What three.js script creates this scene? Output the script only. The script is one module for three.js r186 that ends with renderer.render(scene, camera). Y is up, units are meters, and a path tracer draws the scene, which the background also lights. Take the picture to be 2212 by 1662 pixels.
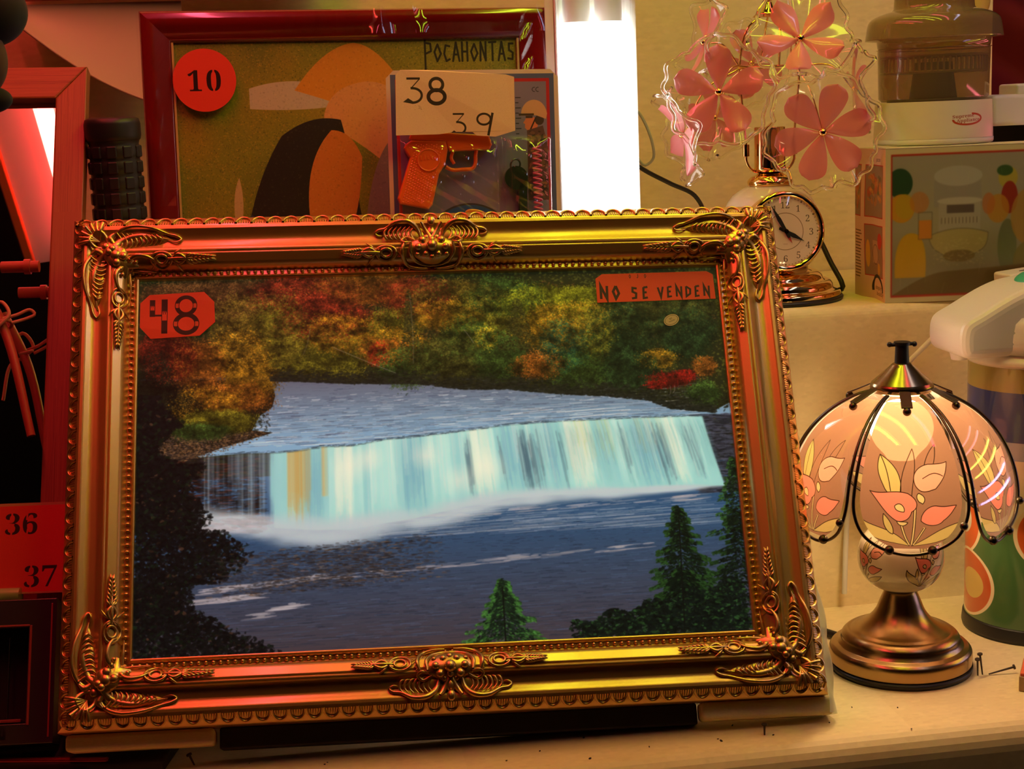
import * as THREE from 'three';
import { RoundedBoxGeometry } from 'three/addons/geometries/RoundedBoxGeometry.js';
import { mergeGeometries, toCreasedNormals } from 'three/addons/utils/BufferGeometryUtils.js';
import { RectAreaLightUniformsLib } from 'three/addons/lights/RectAreaLightUniformsLib.js';

// ---------- camera, light, exposure ----------
const scene = new THREE.Scene();
scene.background = new THREE.Color(0x000000);
const camera = new THREE.PerspectiveCamera(29.115, 2212 / 1662, 0.05, 30);
camera.position.set(-0.11370, 0.55887, 1.33131);
camera.up.set(0.067001, 0.98242, -0.174243);
camera.lookAt(-0.11370 + 0.136043, 0.55887 - 0.182, 1.33131 - 0.973842);
scene.add(camera);
const renderer = new THREE.WebGLRenderer({ antialias: true });
renderer.toneMapping = THREE.LinearToneMapping;
renderer.toneMappingExposure = 1.0;
renderer.shadowMap.enabled = true;
RectAreaLightUniformsLib.init();

// coloured tubes under the stall roof, running from back to front
const PINK = [1.0, 0.085, 0.16], RED = [1.0, 0.060, 0.045], LIME = [0.70, 0.90, 0.035], VIOLET = [0.62, 0.66, 1.0];
const TUBES = [
  { x: -0.530, y: 1.20, z0: -0.38, z1: 0.42, c: RED, L: 30, what: 'red ceiling tube light at the far left of the row' },
  { x: -0.225, y: 1.20, z0: -0.36, z1: 0.60, c: PINK, L: 23, what: 'pink ceiling tube light between the red and the lime ones' },
  { x: 0.243, y: 1.20, z0: -0.36, z1: 0.56, c: LIME, L: 14, what: 'lime ceiling tube light beside the pink one on the left' },
  { x: 0.430, y: 1.20, z0: -0.36, z1: 0.62, c: LIME, L: 6, what: 'lime ceiling tube light beside the pink one on the right' },
  { x: 0.620, y: 1.20, z0: -0.36, z1: 0.70, c: PINK, L: 3.5, what: 'pink ceiling tube light between the lime and the violet ones' },
  { x: 0.820, y: 1.20, z0: -0.20, z1: 0.80, c: VIOLET, L: 2.5, what: 'violet white ceiling tube light at the far right of the row' },
];
const WHITE_TUBE = 4, BULB = 0.004;

// ---------- helpers ----------
let seed = 7;
const rnd = () => { seed = (seed + 0x6D2B79F5) | 0; let t = Math.imul(seed ^ (seed >>> 15), 1 | seed); t = (t + Math.imul(t ^ (t >>> 7), 61 | t)) ^ t; return ((t ^ (t >>> 14)) >>> 0) / 4294967296; };
const rr = (a, b) => a + (b - a) * rnd();
const V = (x, y, z) => new THREE.Vector3(x, y, z);
const V2 = (x, y) => new THREE.Vector2(x, y);
const used = {};
function named(n) { used[n] = (used[n] ?? -1) + 1; return used[n] ? n + '_' + String(used[n]).padStart(3, '0') : n; }
function tag(o, label, category, group, kind) {
  if (label) o.userData.label = label;
  if (category) o.userData.category = category;
  if (group) o.userData.group = group;
  if (kind) o.userData.kind = kind;
  return o;
}
function thing(name, label, category, pos = [0, 0, 0], rot = [0, 0, 0], group) {
  const g = new THREE.Group(); g.name = named(name); g.position.set(...pos); g.rotation.set(...rot);
  scene.add(g); return tag(g, label, category, group);
}
function clean(g) {
  g = g.index ? g.toNonIndexed() : g.clone();
  const n = g.attributes.position.count;
  if (!g.attributes.normal) g.computeVertexNormals();
  if (!g.attributes.uv) g.setAttribute('uv', new THREE.BufferAttribute(new Float32Array(n * 2), 2));
  for (const k of Object.keys(g.attributes)) if (!['position', 'normal', 'uv'].includes(k)) g.deleteAttribute(k);
  g.morphAttributes = {}; g.clearGroups();
  return g;
}
const merge = (l) => (Array.isArray(l) ? (l.length === 1 ? l[0] : mergeGeometries(l.map(clean))) : l);
function part(name, geo, m, parent = scene, label) {
  const o = new THREE.Mesh(merge(geo), m); o.name = parent === scene ? named(name) : name;
  o.castShadow = o.receiveShadow = true; parent.add(o);
  if (label) o.userData.label = label;
  return o;
}
function sub(name, parent, pos = [0, 0, 0], rot = [0, 0, 0]) { const g = new THREE.Group(); g.name = name; g.position.set(...pos); g.rotation.set(...rot); parent.add(g); return g; }
function struct(name, geo, m) { const o = part(name, geo, m); o.name = name; o.userData.kind = 'structure'; return o; }
function put(g, p = [0, 0, 0], r = [0, 0, 0], s = 1) {
  const q = new THREE.Matrix4().compose(V(...p), new THREE.Quaternion().setFromEuler(new THREE.Euler(...r)), Array.isArray(s) ? V(...s) : V(s, s, s));
  return xf(g, q);
}
function xf(g, m4) {
  g = g.clone().applyMatrix4(m4);
  if (m4.determinant() < 0) {
    if (g.index) { const a = g.index.array; for (let i = 0; i < a.length; i += 3) { const t = a[i]; a[i] = a[i + 2]; a[i + 2] = t; } } else {
      for (const k of Object.keys(g.attributes)) { const at = g.attributes[k], n = at.itemSize, a = at.array; for (let i = 0; i < at.count; i += 3) for (let j = 0; j < n; j++) { const t = a[i * n + j]; a[i * n + j] = a[(i + 2) * n + j]; a[(i + 2) * n + j] = t; } }
    }
  }
  return g;
}
const rbox = (w, h, d, r = 0.002, p = [0, 0, 0], rot = [0, 0, 0], s = 2) => put(new RoundedBoxGeometry(w, h, d, s, Math.min(r, w / 2.01, h / 2.01, d / 2.01)), p, rot);
const box = (w, h, d, p = [0, 0, 0], rot = [0, 0, 0]) => put(new THREE.BoxGeometry(w, h, d), p, rot);
const ball = (r, p = [0, 0, 0], s = 1, a = 16, b = 12) => put(new THREE.SphereGeometry(r, a, b), p, [0, 0, 0], s);
const cyl = (r0, r1, h, p = [0, 0, 0], rot = [0, 0, 0], n = 24) => put(new THREE.CylinderGeometry(r0, r1, h, n), p, rot);
const torus = (R, r, p = [0, 0, 0], rot = [0, 0, 0], n = 40, m = 10) => put(new THREE.TorusGeometry(R, r, m, n), p, rot);
function lathe(pts, n = 64, smooth = true) {
  let a = pts.map((p) => V2(Math.max(p[0], 1e-5), p[1]));
  const g = new THREE.LatheGeometry(a, n);
  return smooth ? g : toCreasedNormals(g, 0.6);
}
// rounded lathe profile: catmull between hard knots (a knot given twice stays sharp)
function curve2(pts, n = 6) {
  const c = new THREE.CatmullRomCurve3(pts.map((p) => V(p[0], p[1], 0)), false, 'centripetal');
  return c.getPoints(pts.length * n).map((p) => [p.x, p.y]);
}
const tube = (pts, r, n = 40, m = 8, closed = false) => new THREE.TubeGeometry(new THREE.CatmullRomCurve3(pts.map((p) => V(...p)), closed, 'centripetal'), n, r, m, closed);
// tapered sweep along points; radii list is resampled; flat squeezes along the given normal
function taper(pts, radii, n = 18, m = 7, flat = 1, up = [0, 0, 1]) {
  const c = new THREE.CatmullRomCurve3(pts.map((p) => V(...p)), false, 'centripetal'), P = c.getPoints(n), U = V(...up);
  const pos = [], uv = [], idx = [];
  for (let i = 0; i <= n; i++) {
    const t = P[Math.min(i + 1, n)].clone().sub(P[Math.max(i - 1, 0)]).normalize();
    const s = V().crossVectors(t, U); if (s.lengthSq() < 1e-8) s.set(1, 0, 0); s.normalize(); const u = V().crossVectors(s, t).normalize();
    const f = (i / n) * (radii.length - 1), k = Math.min(Math.floor(f), radii.length - 2), r = radii[k] + (radii[k + 1] - radii[k]) * (f - k);
    for (let j = 0; j <= m; j++) { const a = (j / m) * Math.PI * 2; const p = P[i].clone().addScaledVector(s, Math.cos(a) * r).addScaledVector(u, Math.sin(a) * r * flat); pos.push(p.x, p.y, p.z); uv.push(i / n, j / m); }
  }
  for (let i = 0; i < n; i++) for (let j = 0; j < m; j++) { const a = i * (m + 1) + j, b = a + m + 1; idx.push(a, a + 1, b, b, a + 1, b + 1); }
  const g = new THREE.BufferGeometry(); g.setAttribute('position', new THREE.Float32BufferAttribute(pos, 3)); g.setAttribute('uv', new THREE.Float32BufferAttribute(uv, 2)); g.setIndex(idx); g.computeVertexNormals(); return g;
}
function shapeOf(pts) { const s = new THREE.Shape(); pts.forEach((p, i) => (i ? s.lineTo(p[0], p[1]) : s.moveTo(p[0], p[1]))); return s; }
function slab(pts, depth, bevel = 0, holes = [], seg = 2) {
  const s = shapeOf(pts); for (const h of holes) s.holes.push(new THREE.Path(h.map((p) => V2(...p))));
  return new THREE.ExtrudeGeometry(s, { depth, bevelEnabled: bevel > 0, bevelSize: bevel, bevelThickness: bevel, bevelOffset: -bevel, bevelSegments: seg, curveSegments: 12 });
}
const smoothPts = (pts, n = 60, closed = true) => new THREE.CatmullRomCurve3(pts.map((p) => V(p[0], p[1], 0)), closed, 'centripetal').getPoints(n).slice(0, closed ? n : n + 1).map((p) => [p.x, p.y]);
// surface from a function of (u, v) in 0..1
function surf(f, nu, nv) {
  const pos = [], uv = [], idx = [];
  for (let j = 0; j <= nv; j++) for (let i = 0; i <= nu; i++) { const p = f(i / nu, j / nv); pos.push(p[0], p[1], p[2]); uv.push(p[3] ?? i / nu, p[4] ?? j / nv); }
  for (let j = 0; j < nv; j++) for (let i = 0; i < nu; i++) { const a = j * (nu + 1) + i, b = a + nu + 1; idx.push(a, a + 1, b, b, a + 1, b + 1); }
  const g = new THREE.BufferGeometry(); g.setAttribute('position', new THREE.Float32BufferAttribute(pos, 3)); g.setAttribute('uv', new THREE.Float32BufferAttribute(uv, 2)); g.setIndex(idx); g.computeVertexNormals(); return g;
}
// uv of a flat piece from its x, y in the rectangle x0..x1, y0..y1
function uvRect(g, x0, x1, y0, y1) { const p = g.attributes.position, u = g.attributes.uv; for (let i = 0; i < p.count; i++) u.setXY(i, (p.getX(i) - x0) / (x1 - x0), (p.getY(i) - y0) / (y1 - y0)); return g; }
// uv in metres from the two largest axes
function uvMetres(g, k = 1) {
  const p = g.attributes.position, n = g.attributes.normal; if (!g.attributes.uv) g.setAttribute('uv', new THREE.BufferAttribute(new Float32Array(p.count * 2), 2)); const u = g.attributes.uv;
  for (let i = 0; i < p.count; i++) { const a = Math.abs(n.getX(i)), b = Math.abs(n.getY(i)), c = Math.abs(n.getZ(i)); const [s, t] = c >= a && c >= b ? [p.getX(i), p.getY(i)] : b >= a ? [p.getX(i), p.getZ(i)] : [p.getZ(i), p.getY(i)]; u.setXY(i, s * k, t * k); }
  return g;
}
function canvas(w, h, draw) { const c = document.createElement('canvas'); c.width = w; c.height = h; const x = c.getContext('2d'); draw(x, w, h); return c; }
function tex(c, srgb = true, rep) { const t = new THREE.CanvasTexture(c); if (srgb) t.colorSpace = THREE.SRGBColorSpace; t.magFilter = THREE.LinearFilter; if (rep) { t.wrapS = t.wrapT = THREE.RepeatWrapping; t.repeat.set(...rep); } return t; }
const mat = (o) => new THREE.MeshPhysicalMaterial({ side: THREE.DoubleSide, ...o });
const lin = (r, g, b) => new THREE.Color().setRGB(r, g, b);
// soft mottled grain around a base colour
function grain(size, base, spread, dots, scale = [1, 1], blots = 0) {
  return canvas(size, size, (x, w, h) => {
    x.fillStyle = `rgb(${base})`; x.fillRect(0, 0, w, h);
    for (let i = 0; i < dots; i++) {
      const d = (rnd() * 2 - 1) * spread, r = rr(0.6, 3.2); x.fillStyle = `rgba(${base.map((b) => Math.max(0, Math.min(255, b + d)) | 0)},0.35)`;
      x.beginPath(); const px = rnd() * w, py = rnd() * h; x.ellipse(px, py, r * scale[0], r * scale[1], 0, 0, 7); x.fill();
    }
    for (let i = 0; i < blots; i++) { const d = (rnd() * 2 - 1) * spread, r = rr(0.05, 0.2) * w, px = rnd() * w, py = rnd() * h; const g = x.createRadialGradient(px, py, 0, px, py, r); const c = base.map((b) => Math.max(0, Math.min(255, b + d)) | 0); g.addColorStop(0, `rgba(${c},0.4)`); g.addColorStop(1, `rgba(${c},0)`); x.fillStyle = g; x.fillRect(0, 0, w, h); }
  });
}

// ---------- materials ----------
const wallTex = tex(grain(512, [222, 208, 168], 15, 9000, [3, 1], 14), true, [2, 2]);
const M = {
  wall: mat({ map: wallTex, roughness: 0.75 }),
  shelf: mat({ map: tex(grain(512, [226, 208, 160], 18, 7000, [2, 1], 20), true, [2.5, 2.5]), roughness: 0.6 }),
  dark: mat({ color: lin(0.012, 0.01, 0.01), roughness: 0.7 }),
  black: mat({ color: lin(0.012, 0.012, 0.013), roughness: 0.45 }),
  blackGloss: mat({ color: lin(0.01, 0.01, 0.011), roughness: 0.25 }),
  white: mat({ color: lin(0.72, 0.70, 0.64), roughness: 0.35 }),
  whitePaint: mat({ color: lin(0.8, 0.8, 0.78), roughness: 0.4 }),
  brass: mat({ color: lin(0.86, 0.60, 0.24), metalness: 1, roughness: 0.10 }),
  bronze: mat({ color: lin(0.42, 0.27, 0.12), metalness: 1, roughness: 0.27 }),
  darkMetal: mat({ color: lin(0.10, 0.075, 0.05), metalness: 1, roughness: 0.33 }),
  chrome: mat({ color: lin(0.8, 0.8, 0.82), metalness: 1, roughness: 0.12 }),
  mirror: mat({ color: lin(0.86, 0.88, 0.86), metalness: 1, roughness: 0.015 }),
  clear: mat({ color: 0xffffff, transmission: 1, roughness: 0.02, ior: 1.5 }),
  film: mat({ color: 0xffffff, transmission: 1, roughness: 0.06, ior: 1.5 }),
  foam: mat({ map: tex(grain(256, [222, 205, 160], 24, 4000), true), roughness: 0.8 }),
  cordWhite: mat({ color: lin(0.66, 0.64, 0.55), roughness: 0.5 }),
};

// ---------- setting ----------
struct('wall_back', uvMetres(box(1.62, 1.3, 0.03, [-0.02, 0.70, -0.535])), M.wall);
struct('wall_recess', box(0.9, 1.5, 0.03, [1.2, 0.7, -0.75]), M.dark);
struct('wall_left', box(0.03, 1.5, 2.4, [-1.15, 0.7, 0.45]), M.dark);
struct('ceiling', box(3.6, 0.03, 2.6, [0.3, 1.34, 0.5]), M.dark);
// lower ledge with a rounded front edge, upper step with its riser: one painted plaster body each
{
  const prof = (z1, y1, z0, y0, r) => { const a = [[z0, y0], [z0, y1]]; for (let i = 0; i <= 6; i++) { const t = Math.PI / 2 * (1 - i / 6); a.push([z1 - r + r * Math.cos(t), y1 - r + r * Math.sin(t)]); } a.push([z1, y0]); return a; };
  const bodyOf = (p, x0, x1) => { const g = new THREE.ExtrudeGeometry(shapeOf(p), { depth: x1 - x0, bevelEnabled: false }); const m = new THREE.Matrix4().set(0, 0, 1, x0, 0, 1, 0, 0, 1, 0, 0, 0, 0, 0, 0, 1); return uvMetres(xf(g, m)); };
  struct('shelf_lower', bodyOf(prof(0.166, 0, -0.6, -0.3, 0.022), -1.1, 1.1), M.shelf);
  struct('shelf_upper', bodyOf(prof(-0.18, 0.336, -0.515, 0.0, 0.012), -1.1, 1.1), M.shelf);
}
// coloured tubes overhead
const tubeMats = new Map();
for (const t of TUBES) {
  const len = t.z1 - t.z0, zc = (t.z0 + t.z1) / 2;
  const g = thing('ceiling_tube_light', t.what, 'tube light', [t.x, t.y, zc]);
  part('batten', [rbox(0.06, 0.035, len + 0.1, 0.004, [0, 0.05, 0])], M.whitePaint, g);
  const key = t.c.join();
  if (!tubeMats.has(key)) tubeMats.set(key, mat({ color: lin(...t.c.map((v) => 0.3 + 0.5 * v)), emissive: lin(...t.c), emissiveIntensity: 9, roughness: 0.3 }));
  part('tube', cyl(0.013, 0.013, len, [0, 0.012, 0], [Math.PI / 2, 0, 0], 20), tubeMats.get(key), g);
  if (t.c === RED) { part('reflector', rbox(0.085, 0.003, len + 0.06, 0.001, [-0.055, 0.030, 0], [0, 0, 0.12]), M.whitePaint, g); part('reflector_lip', rbox(0.016, 0.014, len + 0.06, 0.003, [-0.098, 0.022, 0]), mat({ color: lin(0.85, 0.20, 0.04), roughness: 0.5 }), g); }
  for (const s of [-1, 1]) part('holder', rbox(0.03, 0.05, 0.025, 0.003, [0, 0.018, s * (len / 2 + 0.012)]), M.whitePaint, g);
  const l = new THREE.RectAreaLight(lin(...t.c), t.L, 0.03, len); l.position.set(t.x, t.y - 0.004, zc); l.lookAt(t.x, t.y - 1, zc); scene.add(l); l.name = 'tube_glow'; l.castShadow = true;
  // rect lies across x and along z
  l.rotation.set(-Math.PI / 2, 0, 0);
}

// six slim neon tubes stacked on the right-hand side of the stall
{
  const cols = [[1.0, 0.16, 0.22, 'pink', 'topmost'], [1.0, 0.16, 0.22, 'pink', 'second from the top'], [0.95, 0.85, 0.10, 'yellow', 'third from the top'], [0.95, 0.85, 0.10, 'yellow', 'fourth from the top'], [0.50, 0.42, 1.0, 'violet', 'second from the bottom'], [0.50, 0.42, 1.0, 'violet', 'lowest']];
  cols.forEach(([r, g, b, name, which], i) => {
    const y = 0.50 - i * 0.062 - (i > 1 ? 0.03 : 0) - (i > 3 ? 0.02 : 0), t = thing('neon_tube_light', `slim ${name} neon tube at the right of the stall, ${which} of six`, 'tube light', [0.985, y, -0.15], [0, 0, 0], 'neon tubes on the right side');
    part('glass_tube', put(new THREE.CapsuleGeometry(0.0055, 0.58, 6, 14), [0, 0, 0], [Math.PI / 2, 0, 0]), mat({ color: lin(0.6, 0.6, 0.6), emissive: lin(r, g, b), emissiveIntensity: 6, roughness: 0.3 }), t);
    for (const s of [-1, 1]) part('bracket', rbox(0.028, 0.010, 0.010, 0.002, [0.016, 0, s * 0.25]), M.dark, t);
    const l = new THREE.RectAreaLight(lin(r, g, b), 6, 0.58, 0.010); l.position.set(0.978, y, -0.15); l.lookAt(0, y, -0.15); l.name = 'neon_glow'; l.castShadow = true; scene.add(l);
  });
  struct('wall_right', box(0.03, 1.5, 2.4, [1.03, 0.7, 0.45]), M.dark);
}

// ---------- the print of the light-up waterfall picture ----------
const PAL = { brown: [96, 62, 26], red: [140, 40, 18], olive: [104, 88, 20], rust: [150, 82, 16], darkred: [110, 26, 12], gold: [168, 118, 14], moss: [106, 104, 18], mossd: [70, 74, 22], dark: [20, 24, 14], green: [52, 84, 26], greend: [32, 60, 26], fir: [56, 56, 24], yellow: [176, 150, 20], lime: [120, 128, 14], goldg: [164, 120, 14], teal: [28, 80, 52], scarlet: [150, 16, 10], rock: [44, 48, 58] };
const LIP = [[163, 502], [272, 496], [369, 497], [418, 495], [479, 485], [565, 485], [652, 471], [739, 466], [864, 455], [990, 442], [1117, 437], [1244, 435], [1372, 434], [1449, 434], [1532, 436]];
const FOOT = [[166, 667], [271, 683], [367, 700], [475, 710], [560, 710], [645, 698], [731, 687], [855, 663], [979, 643], [1104, 639], [1229, 638], [1355, 636], [1431, 635], [1522, 632]];
const BANK = [[352, 292], [433, 297], [557, 306], [745, 313], [870, 333], [996, 337], [1122, 354], [1249, 364], [1376, 381], [1438, 407], [1553, 422]];
const LEFTBANK = [[352, 292], [364, 338], [356, 370], [321, 395], [302, 433], [357, 441], [296, 458], [223, 478], [163, 498]];
const BLOBS = [[185, 60, 177, 76, 'brown'], [436, 54, 152, 63, 'red'], [323, 132, 152, 88, 'olive'], [498, 123, 139, 76, 'red'], [627, 32, 152, 57, 'rust'], [754, 63, 101, 63, 'red'], [322, 192, 114, 88, 'olive'], [373, 133, 76, 63, 'moss'], [272, 223, 88, 76, 'gold'], [161, 246, 76, 76, 'rust'], [75, 217, 88, 76, 'darkred'], [297, 290, 76, 57, 'gold'], [248, 341, 114, 44, 'rust'], [174, 364, 101, 57, 'gold'], [211, 410, 101, 38, 'moss'], [101, 387, 76, 76, 'dark'], [150, 434, 76, 31, 'green'], [40, 321, 63, 114, 'dark'], [496, 230, 152, 69, 'moss'], [548, 165, 114, 57, 'gold'], [688, 143, 88, 50, 'moss'], [698, 197, 76, 50, 'gold'], [660, 222, 76, 44, 'rust'], [641, 228, 31, 38, 'scarlet'], [857, 66, 139, 50, 'olive'], [829, 120, 114, 44, 'gold'], [930, 136, 88, 76, 'moss'], [889, 189, 76, 63, 'green'], [732, 144, 35, 101, 'fir'], [721, 264, 88, 63, 'green'], [823, 247, 114, 69, 'mossd'], [940, 191, 35, 35, 'yellow'], [976, 246, 76, 76, 'green'], [998, 70, 114, 63, 'green'], [1113, 100, 139, 63, 'lime'], [1218, 90, 88, 50, 'lime'], [1162, 143, 139, 50, 'goldg'], [1121, 183, 88, 63, 'goldg'], [1032, 153, 63, 76, 'fir'], [1398, 122, 139, 76, 'mossd'], [1314, 188, 101, 88, 'greend'], [1157, 224, 76, 76, 'teal'], [1237, 186, 63, 76, 'moss'], [1190, 293, 88, 57, 'green'], [1076, 275, 76, 38, 'rust'], [1533, 85, 76, 76, 'mossd'], [1497, 194, 88, 88, 'greend'], [1412, 266, 57, 31, 'goldg'], [1332, 297, 88, 63, 'greend'], [1532, 371, 50, 38, 'green'], [1540, 290, 38, 31, 'rust'], [1445, 328, 69, 24, 'scarlet'], [1486, 313, 31, 15, 'scarlet'], [1405, 342, 38, 13, 'scarlet']];
const atX = (l, x) => { for (let i = 1; i < l.length; i++) if (x <= l[i][0]) { const f = (x - l[i - 1][0]) / (l[i][0] - l[i - 1][0]); return l[i - 1][1] + f * (l[i][1] - l[i - 1][1]); } return l[l.length - 1][1]; };
const vh = (a, b) => { const n = Math.sin(a * 127.1 + b * 311.7) * 43758.5453; return n - Math.floor(n); };
const vnoise = (a, b) => { const i = Math.floor(a), j = Math.floor(b), f = a - i, g = b - j, u = f * f * (3 - 2 * f), v = g * g * (3 - 2 * g); return (vh(i, j) * (1 - u) + vh(i + 1, j) * u) * (1 - v) + (vh(i, j + 1) * (1 - u) + vh(i + 1, j + 1) * u) * v; };
const waterfall = canvas(1600, 1024, (x, w, h) => {
  const css = (c, k = 1, a = 1) => `rgba(${c.map((v) => Math.max(0, Math.min(255, v * k)) | 0)},${a})`;
  x.fillStyle = 'rgb(34,36,18)'; x.fillRect(0, 0, w, h);
  // upper river and pool
  const water = (pts, a, b, y0, y1) => { const g = x.createLinearGradient(0, y0, 0, y1); g.addColorStop(0, a); g.addColorStop(1, b); x.fillStyle = g; x.beginPath(); pts.forEach((p, i) => (i ? x.lineTo(...p) : x.moveTo(...p))); x.fill(); };
  water([[0, 500], [163, 500], ...LIP, [1600, 436], [1600, 400], ...[...BANK].reverse(), [340, 280], [0, 280]], 'rgb(88,94,112)', 'rgb(122,170,206)', 290, 470);
  water([[0, 560], [1600, 560], [1600, 1024], [0, 1024]], 'rgb(46,80,120)', 'rgb(66,60,68)', 690, 1020);
  // ripples
  const ripple = (n, x0, x1, y0, y1, col, la, lb, al, slope) => { for (let i = 0; i < n; i++) { const px = rr(x0, x1), py = rr(y0, y1), l = rr(la, lb) * (0.4 + (py - y0) / (y1 - y0)); x.strokeStyle = css(col, rr(0.75, 1.2), rr(0.15, al)); x.lineWidth = rr(0.6, 2.2); x.beginPath(); x.moveTo(px, py); x.quadraticCurveTo(px + l / 2, py + rr(-2, 2) + slope * l / 2, px + l, py + slope * l); x.stroke(); } };
  ripple(1500, 180, 1540, 300, 480, [62, 70, 96], 10, 60, 0.5, -0.02);
  ripple(900, 250, 1500, 340, 480, [205, 220, 228], 8, 70, 0.5, -0.03);
  for (let i = 0; i < 14; i++) { const py = rr(390, 430), px = rr(800, 1300); x.strokeStyle = 'rgba(225,235,235,0.55)'; x.lineWidth = rr(1, 2); x.beginPath(); x.moveTo(px, py); x.lineTo(px + rr(60, 200), py - rr(2, 10)); x.stroke(); }
  ripple(2600, 60, 1600, 700, 1020, [28, 38, 56], 10, 50, 0.45, -0.02);
  ripple(1400, 160, 1600, 690, 1000, [76, 104, 146], 8, 60, 0.35, -0.03);
  ripple(500, 600, 1500, 660, 740, [170, 185, 200], 40, 160, 0.4, -0.04);
  // foam lines on the pool
  for (const [ax, ay, bx, by, n] of [[165, 862, 490, 832, 60], [150, 888, 330, 876, 50], [310, 930, 420, 902, 26], [480, 838, 980, 806, 40], [970, 806, 1350, 786, 30], [640, 690, 1500, 660, 60]]) for (let i = 0; i < n; i++) { const f = rnd(), px = ax + (bx - ax) * f, py = ay + (by - ay) * f + rr(-7, 7); x.fillStyle = css([178, 178, 186], rr(0.8, 1.1), rr(0.2, 0.6)); x.beginPath(); x.ellipse(px, py, rr(8, 46), rr(1, 3.2), -0.06, 0, 7); x.fill(); }
  // foliage: dabs that catch light on top, dark below
  const soft = (c) => { const m = (c[0] + c[1] + c[2]) / 3; return [c[0] * 0.82 + m * 0.12 + 5, c[1] * 0.82 + m * 0.12 + 4, c[2] * 0.82 + m * 0.12 + 2]; };
  const clump = (cx, cy, rx, ry, base, n, size = 1, spread = 1, under = true) => {
    base = soft(base);
    if (under) { x.save(); x.translate(cx, cy); x.scale(rx * 1.1, ry * 1.1); const g = x.createRadialGradient(0, 0, 0.2, 0, 0, 1); g.addColorStop(0, css(base, 0.5, 0.85)); g.addColorStop(0.6, css(base, 0.45, 0.55)); g.addColorStop(1, css(base, 0.4, 0)); x.fillStyle = g; x.fillRect(-1, -1, 2, 2); x.restore(); }
    for (let i = 0; i < n; i++) {
      const a = rnd() * 6.2832, q = (Math.sqrt(rnd()) * 0.72 + rnd() * rnd() * 0.42) * spread * (0.85 + 0.4 * vnoise(Math.cos(a) * 2.2 + cx, Math.sin(a) * 2.2 + cy)), px = cx + Math.cos(a) * rx * q, py = cy + Math.sin(a) * ry * q;
      const puff = vnoise(px * 0.04 + 3, py * 0.055) + 0.7 * vnoise(px * 0.12, py * 0.15) + 0.4 * vnoise(px * 0.3, py * 0.34) - 1.0, lit = 0.60 + 0.34 * Math.max(0, -Math.sin(a) * q) + 0.7 * puff;
      x.fillStyle = css(base, Math.max(0.25, lit) * rr(0.6, 1.45), 0.72); x.beginPath(); x.ellipse(px, py, rr(0.8, 2.4) * size, rr(0.7, 1.6) * size, rr(-1, 1), 0, 7); x.fill();
    }
  };
  // the wooded bank at the left
  x.fillStyle = 'rgb(30,26,16)'; x.beginPath(); [[0, 285], ...LEFTBANK, [120, 520], [0, 520]].forEach((p, i) => (i ? x.lineTo(...p) : x.moveTo(...p))); x.fill();
  // far forest ground, then the named clumps in three passes so that neighbours mingle
  for (let i = 0; i < 12000; i++) { const px = rnd() * 1600, f = px / 1600, bot = px < 352 ? 440 : atX(BANK, Math.max(352, px)); const py = rr(0, bot); const c = py > bot - 50 ? PAL.dark : vnoise(px * 0.008, py * 0.02) + (0.5 - f) * 0.8 > 0.5 ? PAL.brown : PAL.mossd; x.fillStyle = css(soft(c), rr(0.5, 1.4), 0.6); x.beginPath(); x.ellipse(px, py, rr(1.5, 5), rr(1, 3), rr(-1, 1), 0, 7); x.fill(); }
  for (const pass of [0, 1, 2]) for (const [cx, cy, rx, ry, c] of BLOBS) {
    if (c === 'fir') { for (let k = 0; k < 500; k++) { const f = Math.pow(rnd(), 0.7), py = cy - ry + f * 2 * ry, half = rx * (0.1 + f) * (0.6 + 0.5 * vnoise(f * 14, cx)); x.fillStyle = css(PAL.fir, rr(0.4, 1.3), 0.75); x.beginPath(); x.ellipse(cx + rr(-half, half), py, rr(1, 4), rr(0.8, 2), rr(-0.4, 0.4), 0, 7); x.fill(); } } else clump(cx, cy, rx, ry, PAL[c], ((rx * ry) / (pass ? 4.6 : 2.6)) | 0, 1, pass ? 1.12 : 1, !pass);
  }
  // shadowed bank under the trees
  for (let i = 0; i < 3500; i++) { const px = rr(352, 1560), b = atX(BANK, px), py = b - Math.abs(rr(-1, 1) * rr(0, 1)) * 46 + 4; x.fillStyle = css([26, 28, 22], rr(0.6, 1.5), 0.55); x.beginPath(); x.ellipse(px, py, rr(2, 8), rr(1, 3), 0, 0, 7); x.fill(); }
  // bare trunks and the fallen tree
  x.strokeStyle = 'rgba(150,140,140,0.5)'; for (const [a, b, c, d, l] of [[520, 205, 690, 285, 1.6], [460, 150, 440, 225, 1], [880, 165, 905, 205, 1.6], [1452, 345, 1446, 366, 2], [1440, 345, 1436, 372, 1.4], [735, 60, 738, 260, 1]]) { x.lineWidth = l; x.beginPath(); x.moveTo(a, b); x.quadraticCurveTo((a + c) / 2 + 6, (b + d) / 2 + 5, c, d); x.stroke(); }
  // left bank of gravel
  for (let i = 0; i < 2600; i++) { const py = rr(436, 512), edge = py < 445 ? 340 : 340 - (py - 445) * 2.9, px = rr(40, edge + rr(-40, 24)); x.fillStyle = css(rnd() < 0.5 ? [120, 92, 60] : [50, 44, 40], rr(0.6, 1.3), 0.6); x.beginPath(); x.ellipse(px, py, rr(1, 4), rr(0.8, 2), 0, 0, 7); x.fill(); }
  clump(211, 405, 110, 36, PAL.moss, 2400); clump(170, 432, 86, 24, PAL.green, 1400);
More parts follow.
